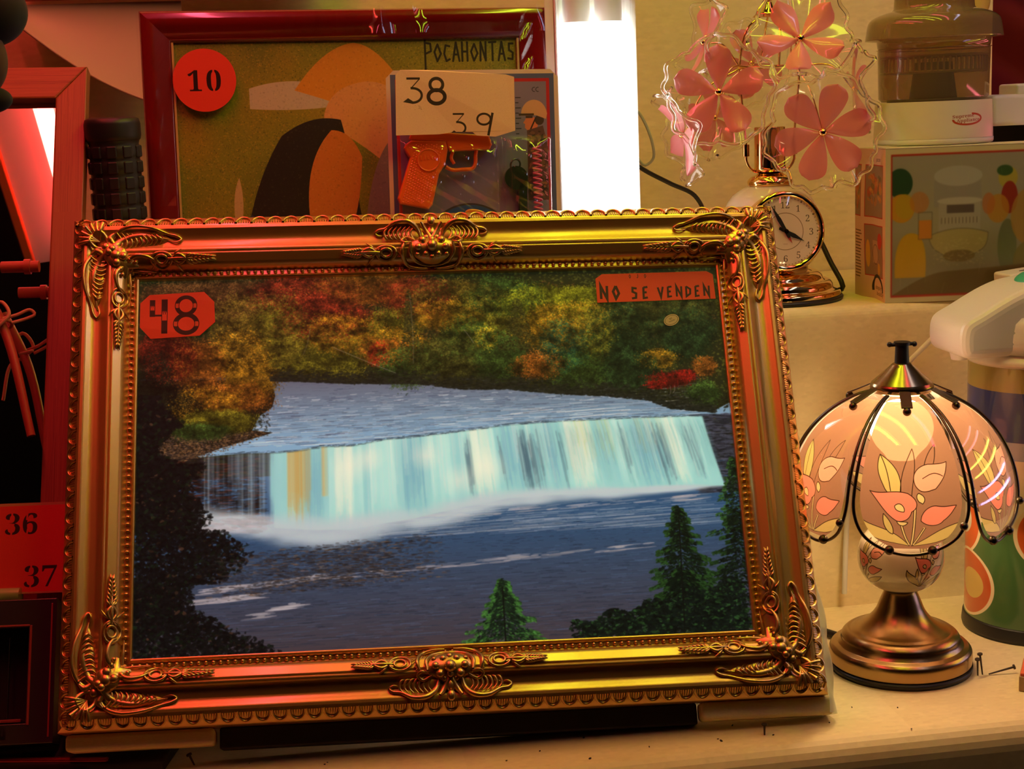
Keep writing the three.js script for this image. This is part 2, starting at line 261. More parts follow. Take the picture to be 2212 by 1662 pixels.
  // cliff behind the falls
  for (let i = 0; i < 2200; i++) { const px = rr(1490, 1600), py = rr(430, 650); x.fillStyle = css([52, 56, 70], rr(0.3, 1.5), 0.6); x.beginPath(); x.ellipse(px, py, rr(4, 16), rr(0.8, 2.4), 0, 0, 7); x.fill(); }
  for (let i = 0; i < 2200; i++) { const px = rr(0, 330), py = rr(505, 700); x.fillStyle = css(rnd() < 0.2 ? [70, 34, 22] : [26, 24, 24], rr(0.5, 1.4), 0.6); x.beginPath(); x.ellipse(px, py, rr(4, 18), rr(1, 3), 0, 0, 7); x.fill(); }
  // the falls: strands from lip to foot, on a layer of their own
  const fallsLayer = canvas(1600, 1024, (x) => {
  const strand = (px, col, a, wd, f0 = 0, f1 = 1) => { const y0 = atX(LIP, px), bend = Math.max(0, px - 560) / 1000 * 46, qx = px + bend, y1 = atX(FOOT, Math.min(qx, 1522)); const A = y0 + (y1 - y0) * f0, B = y0 + (y1 - y0) * f1; x.strokeStyle = css(col, 1, a); x.lineWidth = wd; x.beginPath(); x.moveTo(px + bend * f0 * f0, A); x.quadraticCurveTo(px + bend * (0.35 + f0 * 0.5), A + (B - A) * 0.45, px + bend * f1, B); x.stroke(); };
  for (let i = 0; i < 900; i++) { const px = 360 + i * 1.29; strand(px, [150, 214, 214], 0.95, 3.6); }
  for (let i = 0; i < 190; i++) { const px = 163 + 197 * Math.pow(rnd(), 0.6); strand(px, [126, 158, 184], rr(0.05, 0.22), rr(1, 4), 0, rr(0.3, 1)); }
  for (const px of [178, 188, 276, 292, 300, 322, 332, 350]) strand(px, [170, 200, 216], 0.4, 3);
  const hue = (px) => { const k = Math.sin(px * 0.05) + Math.sin(px * 0.021 + 2); return k > 1 ? [214, 242, 224] : k > 0 ? [170, 230, 226] : k > -1 ? [140, 206, 212] : [116, 180, 198]; };
  for (let i = 0; i < 2600; i++) { const px = rr(350, 1490); strand(px, hue(px), rr(0.1, 0.4), rr(1, 5), rnd() < 0.5 ? 0 : rr(0, 0.4), rr(0.5, 1)); }
  for (let i = 0; i < 90; i++) { const px = 395 + Math.pow(rnd(), 1.2) * 62; strand(px, [184, 158, 84], rr(0.1, 0.35), rr(2, 6), 0, rr(0.5, 1)); }
  for (let i = 0; i < 16; i++) strand(rr(482, 500), [196, 176, 104], 0.25, 3, 0, 0.6);
  for (let i = 0; i < 40; i++) strand(rr(1150, 1260), [206, 204, 120], rr(0.05, 0.2), rr(2, 6), 0, rr(0.3, 0.6));
  for (let i = 0; i < 26; i++) strand(rr(1330, 1400), [206, 196, 130], rr(0.08, 0.2), rr(2, 5), 0, rr(0.3, 0.5));
  for (const [c, s, n] of [[872, 10, 26], [1022, 16, 60], [1048, 14, 24], [1290, 8, 12], [1385, 10, 20], [1400, 5, 8], [1470, 12, 12], [1120, 6, 8], [960, 6, 8]]) for (let i = 0; i < n; i++) strand(c + rr(-s, s), [62, 92, 112], rr(0.08, 0.34), rr(1.5, 5), rr(0.02, 0.35), rr(0.6, 0.97));
  for (let i = 0; i < 500; i++) { const px = rr(1060, 1530); strand(px, [70, 110, 122], rr(0.05, 0.25), rr(0.7, 1.8), rr(0, 0.2), rr(0.3, 0.9)); }
  for (let i = 0; i < 300; i++) { const px = rr(600, 1500); strand(px, [244, 252, 240], rr(0.06, 0.3), rr(0.7, 2.4), 0, rr(0.2, 0.9)); }
  for (const [px, py, r] of [[560, 540, 60], [610, 520, 44], [760, 520, 46], [930, 560, 60], [850, 590, 50]]) { const g = x.createRadialGradient(px, py, 0, px, py, r); g.addColorStop(0, 'rgba(250,250,228,0.45)'); g.addColorStop(1, 'rgba(250,250,228,0)'); x.fillStyle = g; x.fillRect(px - r, py - r, 2 * r, 2 * r); }
  });
  x.save(); x.filter = 'blur(2.6px)'; x.drawImage(fallsLayer, 0, 0); x.filter = 'none'; x.globalAlpha = 0.35; x.drawImage(fallsLayer, 0, 0); x.restore();
  // lip line
  x.lineWidth = 2; for (let i = 0; i < 420; i++) { const px = rr(200, 1525), py = atX(LIP, px) - rr(-1, 5); x.strokeStyle = css([52, 70, 86], 1, rr(0.2, 0.6)); x.beginPath(); x.moveTo(px, py); x.lineTo(px + rr(4, 22), py - rr(0, 1.5)); x.stroke(); }
  // mist along the foot
  for (let i = 0; i < 420; i++) { const px = rr(150, 1500), e = 1 - Math.abs((px - 520) / 1000), py = atX(FOOT, Math.min(px, 1522)) + rr(-24, 34) * e, rx = rr(30, 110), ry = rr(8, 30) * (0.4 + e); x.save(); x.translate(px, py); x.scale(rx, ry); const g = x.createRadialGradient(0, 0, 0, 0, 0, 1); g.addColorStop(0, 'rgba(176,206,218,0.20)'); g.addColorStop(1, 'rgba(186,200,210,0)'); x.fillStyle = g; x.fillRect(-1, -1, 2, 2); x.restore(); }
  // rapids at the left foot
  for (let i = 0; i < 120; i++) { const px = rr(160, 340), py = rr(668, 712); x.fillStyle = css([190, 196, 206], rr(0.7, 1.1), rr(0.1, 0.35)); x.beginPath(); x.ellipse(px, py, rr(8, 30), rr(2, 6), 0.1, 0, 7); x.fill(); }
  // left foreground thicket, almost black
  for (let i = 0; i < 15000; i++) { const py = rr(330, 1024), edge = py < 520 ? 70 + 30 * Math.sin(py * 0.05) : py < 700 ? 150 + 26 * Math.sin(py * 0.04) : py < 840 ? 190 + 90 * Math.sin((py - 690) * 0.02) : py < 900 ? 130 : 130 + (py - 900) * 1.9; const px = rnd() * Math.max(30, edge + rr(-40, 26)); x.fillStyle = css(rnd() < 0.12 ? [18, 30, 18] : rnd() < 0.025 ? [62, 44, 32] : [14, 15, 15], rr(0.5, 1.3), 0.7); x.beginPath(); x.ellipse(px, py, rr(2, 9), rr(1, 5), rr(-1, 1), 0, 7); x.fill(); }
  // stones in the shallows
  for (let i = 0; i < 2600; i++) { const px = rr(170, 620) + rr(0, 200), py = rr(772, 880) - (px - 200) * 0.06 + rr(-10, 10); x.fillStyle = css(rnd() < 0.2 ? [110, 84, 58] : [44, 40, 40], rr(0.5, 1.3), rr(0.2, 0.5)); x.beginPath(); x.ellipse(px, py, rr(2, 12), rr(0.8, 2.2), 0, 0, 7); x.fill(); }
  // firs in front
  const fir = (cx, y0, y1, half, n, bright) => {
    const br = []; for (let k = 0; k < 46; k++) { const f = Math.pow((k + 1) / 46, 0.9), s = k % 2 ? 1 : -1; br.push([y0 + (y1 - y0) * f, s, half * (0.10 + 0.9 * f) * rr(0.5, 1.05), rr(0.1, 0.5)]); }
    for (let k = 0; k < n; k++) { const [by, s, L, dr] = br[(rnd() * br.length) | 0], q = Math.pow(rnd(), 0.8), px = cx + s * L * q, py = by - 8 + dr * L * q * 0.6 + rr(-7, 7) * (1 - q * 0.4); x.fillStyle = css(q > 0.72 || rnd() < 0.16 ? [40, 76, 34] : [15, 27, 18], rr(0.45, 1.25) * bright, 0.8); x.beginPath(); x.ellipse(px, py, rr(1.5, 6), rr(0.8, 2.4), s * 0.4, 0, 7); x.fill(); }
  };
  fir(1595, 560, 760, 90, 1800, 1.2); fir(1590, 700, 1020, 190, 6000, 0.8);
  fir(1432, 690, 900, 120, 4200, 0.9); fir(1425, 860, 1024, 260, 7000, 0.85);
  for (let i = 0; i < 3800; i++) { const px = 1120 + Math.pow(rnd(), 0.7) * 470, top = 985 - (px - 1120) * 0.22 + 10 * Math.sin(px * 0.06), py = rr(top, 1024); x.fillStyle = css(rnd() < 0.16 ? [36, 68, 34] : [14, 22, 18], rr(0.5, 1.3), 0.8); x.beginPath(); x.ellipse(px, py, rr(2, 8), rr(1, 4), rr(-0.6, 0.6), 0, 7); x.fill(); }
  fir(948, 868, 1024, 118, 4200, 1.5);
  x.strokeStyle = 'rgba(12,16,12,0.9)'; x.lineWidth = 4; for (const [a, b, c, d] of [[948, 880, 949, 1024], [1432, 700, 1420, 1024]]) { x.beginPath(); x.moveTo(a, b); x.lineTo(c, d); x.stroke(); }
});
const waterTex = tex(canvas(1600, 1024, (x) => { x.filter = 'blur(0.9px)'; x.drawImage(waterfall, 0, 0); }));

// ---------- gold framed light-up picture ----------
const FW = 0.3402, FH = 0.480, RW = 0.0615;
const PROFILE = [[0, -0.030], [0, 0.008], [0.0010, 0.010], [0.0112, 0.0185], [0.0125, 0.0195], [0.0150, 0.0195], [0.0160, 0.0182], [0.0190, 0.0150], [0.0240, 0.0128], [0.0300, 0.0138], [0.0340, 0.0170], [0.0352, 0.0200], [0.0365, 0.0206], [0.0378, 0.0200], [0.0384, 0.0186], [0.0396, 0.0190], [0.0410, 0.0190], [0.0440, 0.0180], [0.0475, 0.0150], [0.0505, 0.0105], [0.0520, 0.0060], [0.0528, 0.0036], [0.0575, 0.0030], [0.0585, 0.0052], [0.0600, 0.0060], [0.0612, 0.0052], [0.0615, -0.004]];
const zAt = (t) => { const P = PROFILE; for (let i = 2; i < P.length; i++) if (t <= P[i][0]) { const f = (t - P[i - 1][0]) / Math.max(1e-9, P[i][0] - P[i - 1][0]); return P[i - 1][1] + f * (P[i][1] - P[i - 1][1]); } return 0.005; };
const hatch = canvas(512, 512, (x, w, h) => { x.fillStyle = '#808080'; x.fillRect(0, 0, w, h); for (let i = 0; i < 2600; i++) { const a = rnd() * w * 1.6 - w * 0.3, b = rnd() * h; x.strokeStyle = `rgba(${rnd() < 0.5 ? '40,40,40' : '220,220,220'},${rr(0.05, 0.3)})`; x.lineWidth = rr(0.8, 2); x.beginPath(); x.moveTo(a, b); x.lineTo(a + rr(10, 46), b - rr(14, 50)); x.stroke(); } });
const GOLD = mat({ color: lin(0.74, 0.46, 0.13), metalness: 0.85, roughness: 0.40, bumpMap: tex(hatch, false, [14, 14]), bumpScale: 0.00022, clearcoat: 1, clearcoatRoughness: 0.16 });
const GOLD2 = mat({ color: lin(0.70, 0.44, 0.13), metalness: 0.9, roughness: 0.36, clearcoat: 0.6, clearcoatRoughness: 0.2 });
const pict = new THREE.Group(); pict.name = named('light_up_picture'); scene.add(pict);
pict.matrix.set(0.9981885, 0.04842509, -0.03570339, -0.0077, -0.0264751, 0.88643339, 0.46209837, 0.0338, 0.05402583, -0.46031603, 0.88610968, 0.0937, 0, 0, 0, 1);
pict.matrix.decompose(pict.position, pict.quaternion, pict.scale); pict.scale.set(1, 1, 1);
const PQ = pict.quaternion.clone(), PO = pict.position.clone();
const onPict = (x, y, z) => V(x, y, z).applyQuaternion(PQ).add(PO);
tag(pict, 'large ornate gold framed waterfall picture lit from behind, leaning back on the lower shelf', 'picture');
function rail(k) { // 0 top, 1 bottom, 2 left, 3 right
  const pos = [], uv = [], idx = []; const P = PROFILE; let run = 0;
  P.forEach(([t, z], i) => {
    if (i) run += Math.hypot(t - P[i - 1][0], z - P[i - 1][1]);
    const e = k < 2 ? [[-FW + t, k ? t : FH - t], [FW - t, k ? t : FH - t]] : k === 2 ? [[-FW + t, t], [-FW + t, FH - t]] : [[FW - t, t], [FW - t, FH - t]];
    for (const [a, b] of e) { pos.push(a, b, z); uv.push(k < 2 ? a : b, run); }
  });
  for (let i = 0; i < P.length - 1; i++) { const a = 2 * i; const q = k === 0 || k === 3 ? [a, a + 2, a + 1, a + 1, a + 2, a + 3] : [a, a + 1, a + 2, a + 1, a + 3, a + 2]; if (k === 3) q.reverse(); if (k === 2) { idx.push(a, a + 1, a + 2, a + 1, a + 3, a + 2); } else idx.push(...q); }
  const g = new THREE.BufferGeometry(); g.setAttribute('position', new THREE.Float32BufferAttribute(pos, 3)); g.setAttribute('uv', new THREE.Float32BufferAttribute(uv, 2)); g.setIndex(idx); g.computeVertexNormals();
  // make normals face out of the frame
  const n = g.attributes.normal; let s = 0; for (let i = 0; i < n.count; i++) s += n.getZ(i); if (s < 0) { const a = g.index.array; for (let i = 0; i < a.length; i += 3) { const t = a[i]; a[i] = a[i + 2]; a[i + 2] = t; } g.computeVertexNormals(); }
  return toCreasedNormals(g, 0.9);
}
// (s along the rail from its middle, t inward, z above the surface) -> frame space
const railMap = [(s, t, z) => [s, FH - t, z], (s, t, z) => [s, t, z], (s, t, z) => [-FW + t, FH / 2 + s, z], (s, t, z) => [FW - t, FH / 2 + s, z]];
const beadShape = new THREE.SphereGeometry(0.0019, 8, 6);
for (let k = 0; k < 4; k++) {
  const rl = part('frame_rail', rail(k), GOLD, pict), half = k < 2 ? FW : FH / 2, map = railMap[k];
  const sc = [], n = k < 2 ? 45 : 32, st = (2 * half - 0.008) / n, R = st * 0.48, a = [];
  for (let j = 0; j <= 8; j++) { const th = Math.PI * j / 8, t = 0.0102 - 0.0080 * Math.sin(th); a.push(map(R * Math.cos(th), t, zAt(t) + 0.0009)); }
  sc.push(taper(a, [0.0012, 0.0015, 0.0012], 10, 5, 1));
  for (let j = -2; j <= 2; j++) { const t0 = 0.0098, t1 = 0.0046 + Math.abs(j) * 0.0008; sc.push(taper([map(j * R * 0.32, t0, zAt(t0) + 0.0003), map(j * R * 0.30, t1, zAt(t1) + 0.0003)], [0.0007, 0.0005], 2, 4, 1)); }
  const scallop = merge(sc);
  for (let i = 0; i < n; i++) { const c = -half + 0.004 + st * (i + 0.5), o = part('scallop', scallop, GOLD2, rl); o.position.set(k < 2 ? c : 0, k < 2 ? 0 : c, 0); }
  const ih = half - 0.0552, nb = Math.round((2 * ih) / 0.0064);
  for (let i = 0; i <= nb; i++) part('bead', beadShape, GOLD2, rl).position.set(...map(-ih + (2 * ih * i) / nb, 0.0552, 0.0042));
}
function bud(p, r, s = [1, 1, 1]) { return ball(r, p, s, 9, 7); }
function spray(map, s0, t0, dir, len, L) { // a looped ribbon with a tail of leaves, along the inner cove
  const m = (s, t, dz = 0.001) => { const [x, y, z] = map(s0 + dir * s, t0 + t, 0); return [x, y, zAt(Math.min(0.0525, t0 + t)) + dz]; };
  for (const q of [1, 0.55]) { const a = []; for (let i = 0; i <= 16; i++) { const th = (i / 16) * 6.2832; a.push(m(0.010 - 0.0095 * q * Math.cos(th), 0.0062 * q * Math.sin(th), 0.0018)); } L.push(taper(a, [0.0013, 0.0013], 18, 6)); }
  for (const q of [-1, 0, 1]) L.push(taper([m(0.016, q * 0.003, 0.002), m(0.026, -q * 0.0035, 0.003), m(0.036, q * 0.0018, 0.0025), m(len * 0.78, q * 0.003, 0.002)], [0.0013, 0.0018, 0.0014, 0.0006], 12, 6));
  for (let i = 0; i < 7; i++) { const s = 0.032 + (len - 0.034) * (i / 6), w = 0.0042 * (1 - i / 9); L.push(taper([m(s, 0, 0.002), m(s + 0.003, w * 0.7, 0.0034), m(s + 0.007, w, 0.0018)], [0.0006, 0.0015, 0.0004], 5, 5), taper([m(s, 0, 0.002), m(s + 0.003, -w * 0.7, 0.0034), m(s + 0.007, -w, 0.0018)], [0.0006, 0.0015, 0.0004], 5, 5)); }
  L.push(taper([m(len * 0.75, 0, 0.0025), m(len, 0, 0.002), m(len + 0.004, 0, 0.001)], [0.0012, 0.0013, 0.0003], 6, 5));
  for (const q of [-1, 1]) L.push(taper([m(0.02, 0, 0.002), m(0.024, q * 0.005, 0.003), m(0.029, q * 0.0085, 0.002)], [0.0007, 0.0014, 0.0004], 6, 5));
}
function wing(map, s0, dir, L, flip = 1) { // feathered acanthus wing along the outer cove
  const m = (s, t, dz = 0.001) => { const [x, y] = map(s0 + dir * s, t, 0); return [x, y, zAt(Math.max(0.012, Math.min(0.052, t))) + dz]; };
  L.push(taper([m(0, 0.034, 0.002), m(0.006, 0.020, 0.003), m(0.020, 0.0135, 0.003), m(0.040, 0.0145, 0.0025), m(0.056, 0.0195, 0.002), m(0.064, 0.0215, 0.002), m(0.068, 0.0245, 0.002), m(0.064, 0.0272, 0.002), m(0.056, 0.0255, 0.0015)], [0.0016, 0.0022, 0.0018, 0.0015, 0.0014, 0.0015, 0.0013, 0.001, 0.0005], 26, 6));
  L.push(taper([m(0.004, 0.036, 0.002), m(0.012, 0.026, 0.004), m(0.028, 0.021, 0.004), m(0.046, 0.0225, 0.0025), m(0.060, 0.0250, 0.001)], [0.0022, 0.0036, 0.003, 0.002, 0.0008], 18, 7, 0.7));
  for (const [s, t, rx, ry] of [[0.016, 0.0255, 0.013, 0.0085], [0.031, 0.0245, 0.013, 0.0075], [0.046, 0.0235, 0.011, 0.0050]]) { const q = []; for (let i = 0; i <= 6; i++) q.push(m(s - rx + (2 * rx * i) / 6, t, 0.0012)); L.push(taper(q, [0.001, ry * 0.75, ry, ry * 0.75, 0.001], 12, 10, 0.42)); }
  for (let i = 0; i < 9; i++) { const s = 0.008 + i * 0.0046, e = 0.030 - i * 0.0007; L.push(taper([m(s, 0.0185 + i * 0.0003, 0.0045), m(s + 0.004, 0.024, 0.0052), m(s + 0.005, e, 0.0035), m(s + 0.0025, e + 0.004, 0.001)], [0.0008, 0.0016, 0.0016, 0.0005], 8, 5)); }
}
// corners
for (const [cx, cy] of [[-1, 1], [1, 1], [1, -1], [-1, -1]]) {
  const L = [], cm = (a, b, dz = 0.001) => [cx * (FW - a), cy > 0 ? FH - b : b, zAt(Math.max(0.004, Math.min(0.0525, Math.min(a, b)))) + dz];
  for (const sw of [0, 1]) {
    const map = (s, t) => { const p = sw ? cm(t, s) : cm(s, t); return p; };
    wing((s, t) => map(s, t), 0.034, 1, L);
    spray((s, t) => map(s, t), 0.074, 0.0455, 1, 0.056, L);
    const c2 = (a, b, dz) => (sw ? cm(b, a, dz) : cm(a, b, dz));
    L.push(taper([c2(0.050, 0.050, 0.004), c2(0.060, 0.043, 0.004), c2(0.072, 0.044, 0.003), c2(0.078, 0.048, 0.002), c2(0.074, 0.052, 0.002)], [0.002, 0.0024, 0.0016, 0.0012, 0.0006], 14, 6));
    L.push(taper([c2(0.056, 0.053, 0.003), c2(0.066, 0.054, 0.003), c2(0.078, 0.0545, 0.002)], [0.0016, 0.0014, 0.0005], 10, 6));
    L.push(taper([c2(0.030, 0.034, 0.004), c2(0.022, 0.032, 0.005), c2(0.017, 0.026, 0.005), c2(0.020, 0.020, 0.005), c2(0.026, 0.021, 0.004)], [0.0016, 0.002, 0.002, 0.0016, 0.0008], 14, 6));
    L.push(taper([c2(0.040, 0.030, 0.004), c2(0.036, 0.024, 0.006), c2(0.040, 0.019, 0.005)], [0.0026, 0.0032, 0.001], 10, 7));
  }
  for (let i = 0; i < 7; i++) { const th = Math.PI * (0.02 + 0.16 * i) , u = Math.PI / 4 + (th - Math.PI / 2) * 0.62, R = 0.0145; L.push(taper([cm(0.026, 0.026, 0.004), cm(0.026 - R * 0.6 * Math.cos(u) * 1.1, 0.026 - R * 0.6 * Math.sin(u) * 1.1, 0.005), cm(0.026 - R * Math.cos(u) * 1.25, 0.026 - R * Math.sin(u) * 1.25, 0.004)], [0.0006, 0.0015, 0.0021], 7, 6)); }
  for (const [a0, b0, a1, b1] of [[0.030, 0.040, 0.062, 0.050], [0.040, 0.030, 0.050, 0.062], [0.024, 0.024, 0.056, 0.056]]) { const q = []; for (let i = 0; i <= 4; i++) q.push(cm(a0 + (a1 - a0) * i / 4, b0 + (b1 - b0) * i / 4, 0.001)); L.push(taper(q, [0.002, 0.009, 0.010, 0.007, 0.002], 12, 10, 0.4)); }
  for (const [a, b, r] of [[0.042, 0.042, 0.0056], [0.049, 0.043, 0.0042], [0.043, 0.049, 0.0042], [0.036, 0.039, 0.0036], [0.039, 0.036, 0.0036], [0.050, 0.050, 0.0044], [0.055, 0.046, 0.0028], [0.046, 0.055, 0.0028], [0.054, 0.052, 0.0026], [0.060, 0.048, 0.0022], [0.048, 0.060, 0.0022], [0.032, 0.032, 0.0040]]) L.push(bud(cm(a, b, 0.0035), r, [1, 1, 0.8]));
  part('corner_ornament', L, GOLD2, pict);
}
// middle cartouches on the top and bottom rails
for (const k of [0, 1]) {
  const L = [], map = railMap[k], m = (s, t, dz = 0.001) => { const [x, y] = map(s, t, 0); return [x, y, zAt(Math.max(0.012, Math.min(0.0525, t))) + dz]; };
  for (const d of [-1, 1]) {
    const w = (s, t, dz) => m(d * s, t, dz);
    L.push(taper([w(0.010, 0.030, 0.003), w(0.013, 0.021, 0.004), w(0.022, 0.0145, 0.004), w(0.034, 0.0145, 0.003), w(0.044, 0.0195, 0.003), w(0.051, 0.0205, 0.002), w(0.054, 0.0235, 0.002), w(0.050, 0.026, 0.002), w(0.045, 0.0245, 0.001)], [0.0018, 0.0026, 0.0024, 0.002, 0.0017, 0.0016, 0.0014, 0.001, 0.0005], 26, 6));
    { const q = []; for (let i = 0; i <= 5; i++) q.push(w(0.006 + i * 0.0076, 0.0255, 0.0015)); L.push(taper(q, [0.006, 0.009, 0.0085, 0.006, 0.003, 0.001], 12, 10, 0.42)); }
    for (let i = 0; i < 7; i++) { const s = 0.016 + i * 0.0042; L.push(taper([w(s, 0.0185, 0.004), w(s + 0.004, 0.0235, 0.005), w(s + 0.002, 0.030, 0.004), w(s - 0.003, 0.034 - i * 0.0006, 0.001)], [0.0006, 0.0013, 0.0012, 0.0004], 9, 5)); }
    L.push(taper([w(0.016, 0.033, 0.004), w(0.024, 0.029, 0.005), w(0.029, 0.033, 0.004), w(0.025, 0.0365, 0.003), w(0.020, 0.0345, 0.003)], [0.001, 0.0016, 0.0016, 0.0012, 0.0006], 14, 6));
    L.push(taper([w(0.026, 0.035, 0.003), w(0.029, 0.045, 0.004), w(0.024, 0.0535, 0.003), w(0.014, 0.0565, 0.002), w(0.004, 0.057, 0.002)], [0.0012, 0.0018, 0.0018, 0.0014, 0.0009], 16, 6));
    L.push(taper([w(0.020, 0.037, 0.004), w(0.021, 0.045, 0.004), w(0.016, 0.051, 0.003), w(0.007, 0.0535, 0.003), w(0, 0.054, 0.003)], [0.0014, 0.0018, 0.0018, 0.0016, 0.0014], 16, 6));
    for (let i = 0; i < 6; i++) L.push(taper([w(0.030 + i * 0.0018, 0.038 + i * 0.0025, 0.0015), w(0.022 + i * 0.0022, 0.052 - i * 0.001, 0.0015)], [0.0005, 0.0005], 4, 4));
    spray((s, t) => map(d * s, t, 0), 0.034, 0.0445, 1, 0.048, L);
    L.push(bud(w(0.009, 0.034, 0.005), 0.0042), bud(w(0.013, 0.041, 0.004), 0.0036), bud(w(0.006, 0.047, 0.004), 0.0034), bud(w(0.014, 0.047, 0.003), 0.0026), bud(w(0.005, 0.030, 0.005), 0.0032));
    L.push(taper([w(0.001, 0.030, 0.005), w(0.006, 0.021, 0.005), w(0.010, 0.0155, 0.004)], [0.0026, 0.0024, 0.0012], 10, 6));
  }
  { const q = []; for (let i = 0; i <= 4; i++) q.push(m(0, 0.028 + i * 0.0065, 0.0005)); L.push(taper(q, [0.010, 0.021, 0.022, 0.018, 0.006], 12, 14, 0.2)); }
  L.push(bud(m(0, 0.0145, 0.004), 0.004, [1, 1.2, 0.8]), bud(m(0, 0.024, 0.005), 0.0044, [1, 1.4, 0.8]), bud(m(0, 0.040, 0.005), 0.0056), bud(m(0, 0.049, 0.004), 0.0034), bud(m(0, 0.0335, 0.005), 0.0034));
  part('middle_ornament', L, GOLD2, pict);
}
part('picture_screen', uvRect(new THREE.PlaneGeometry(0.558, 0.3575).translate(0, 0.2403, 0.0006), -0.279, 0.279, 0.0615, 0.419), mat({ map: waterTex, emissive: lin(1, 1, 1), emissiveMap: waterTex, emissiveIntensity: 0.72, roughness: 0.5, specularIntensity: 0.35 }), pict, 'glowing waterfall print with autumn trees');
part('added_shade_bar', rbox(0.428, 0.019, 0.022, 0.002, [0.0095, -0.0095, -0.0235]), M.dark, pict);  // dark bar added to stand in for the deep shade under the frame
part('back_housing', [rbox(2 * FW - 0.02, FH - 0.03, 0.032, 0.003, [0, FH / 2 + 0.005, -0.0205])], M.dark, pict);
// cream corner pads that carry the frame
{
  const padMat = M.foam;
  const a = part('corner_pad', rbox(0.128, 0.015, 0.028, 0.004), padMat); const p = onPict(-0.272, -0.0078, -0.016); a.position.copy(p); a.quaternion.copy(PQ);
  tag(a, 'cream foam pad under the left end of the gold frame', 'pad', 'pads under the gold frame');
  const b = part('corner_pad', rbox(0.122, 0.0165, 0.024, 0.004), padMat); b.position.copy(onPict(0.286, -0.0085, -0.0110)); b.quaternion.copy(PQ);
  tag(b, 'cream foam pad under the right end of the gold frame', 'pad', 'pads under the gold frame');
}

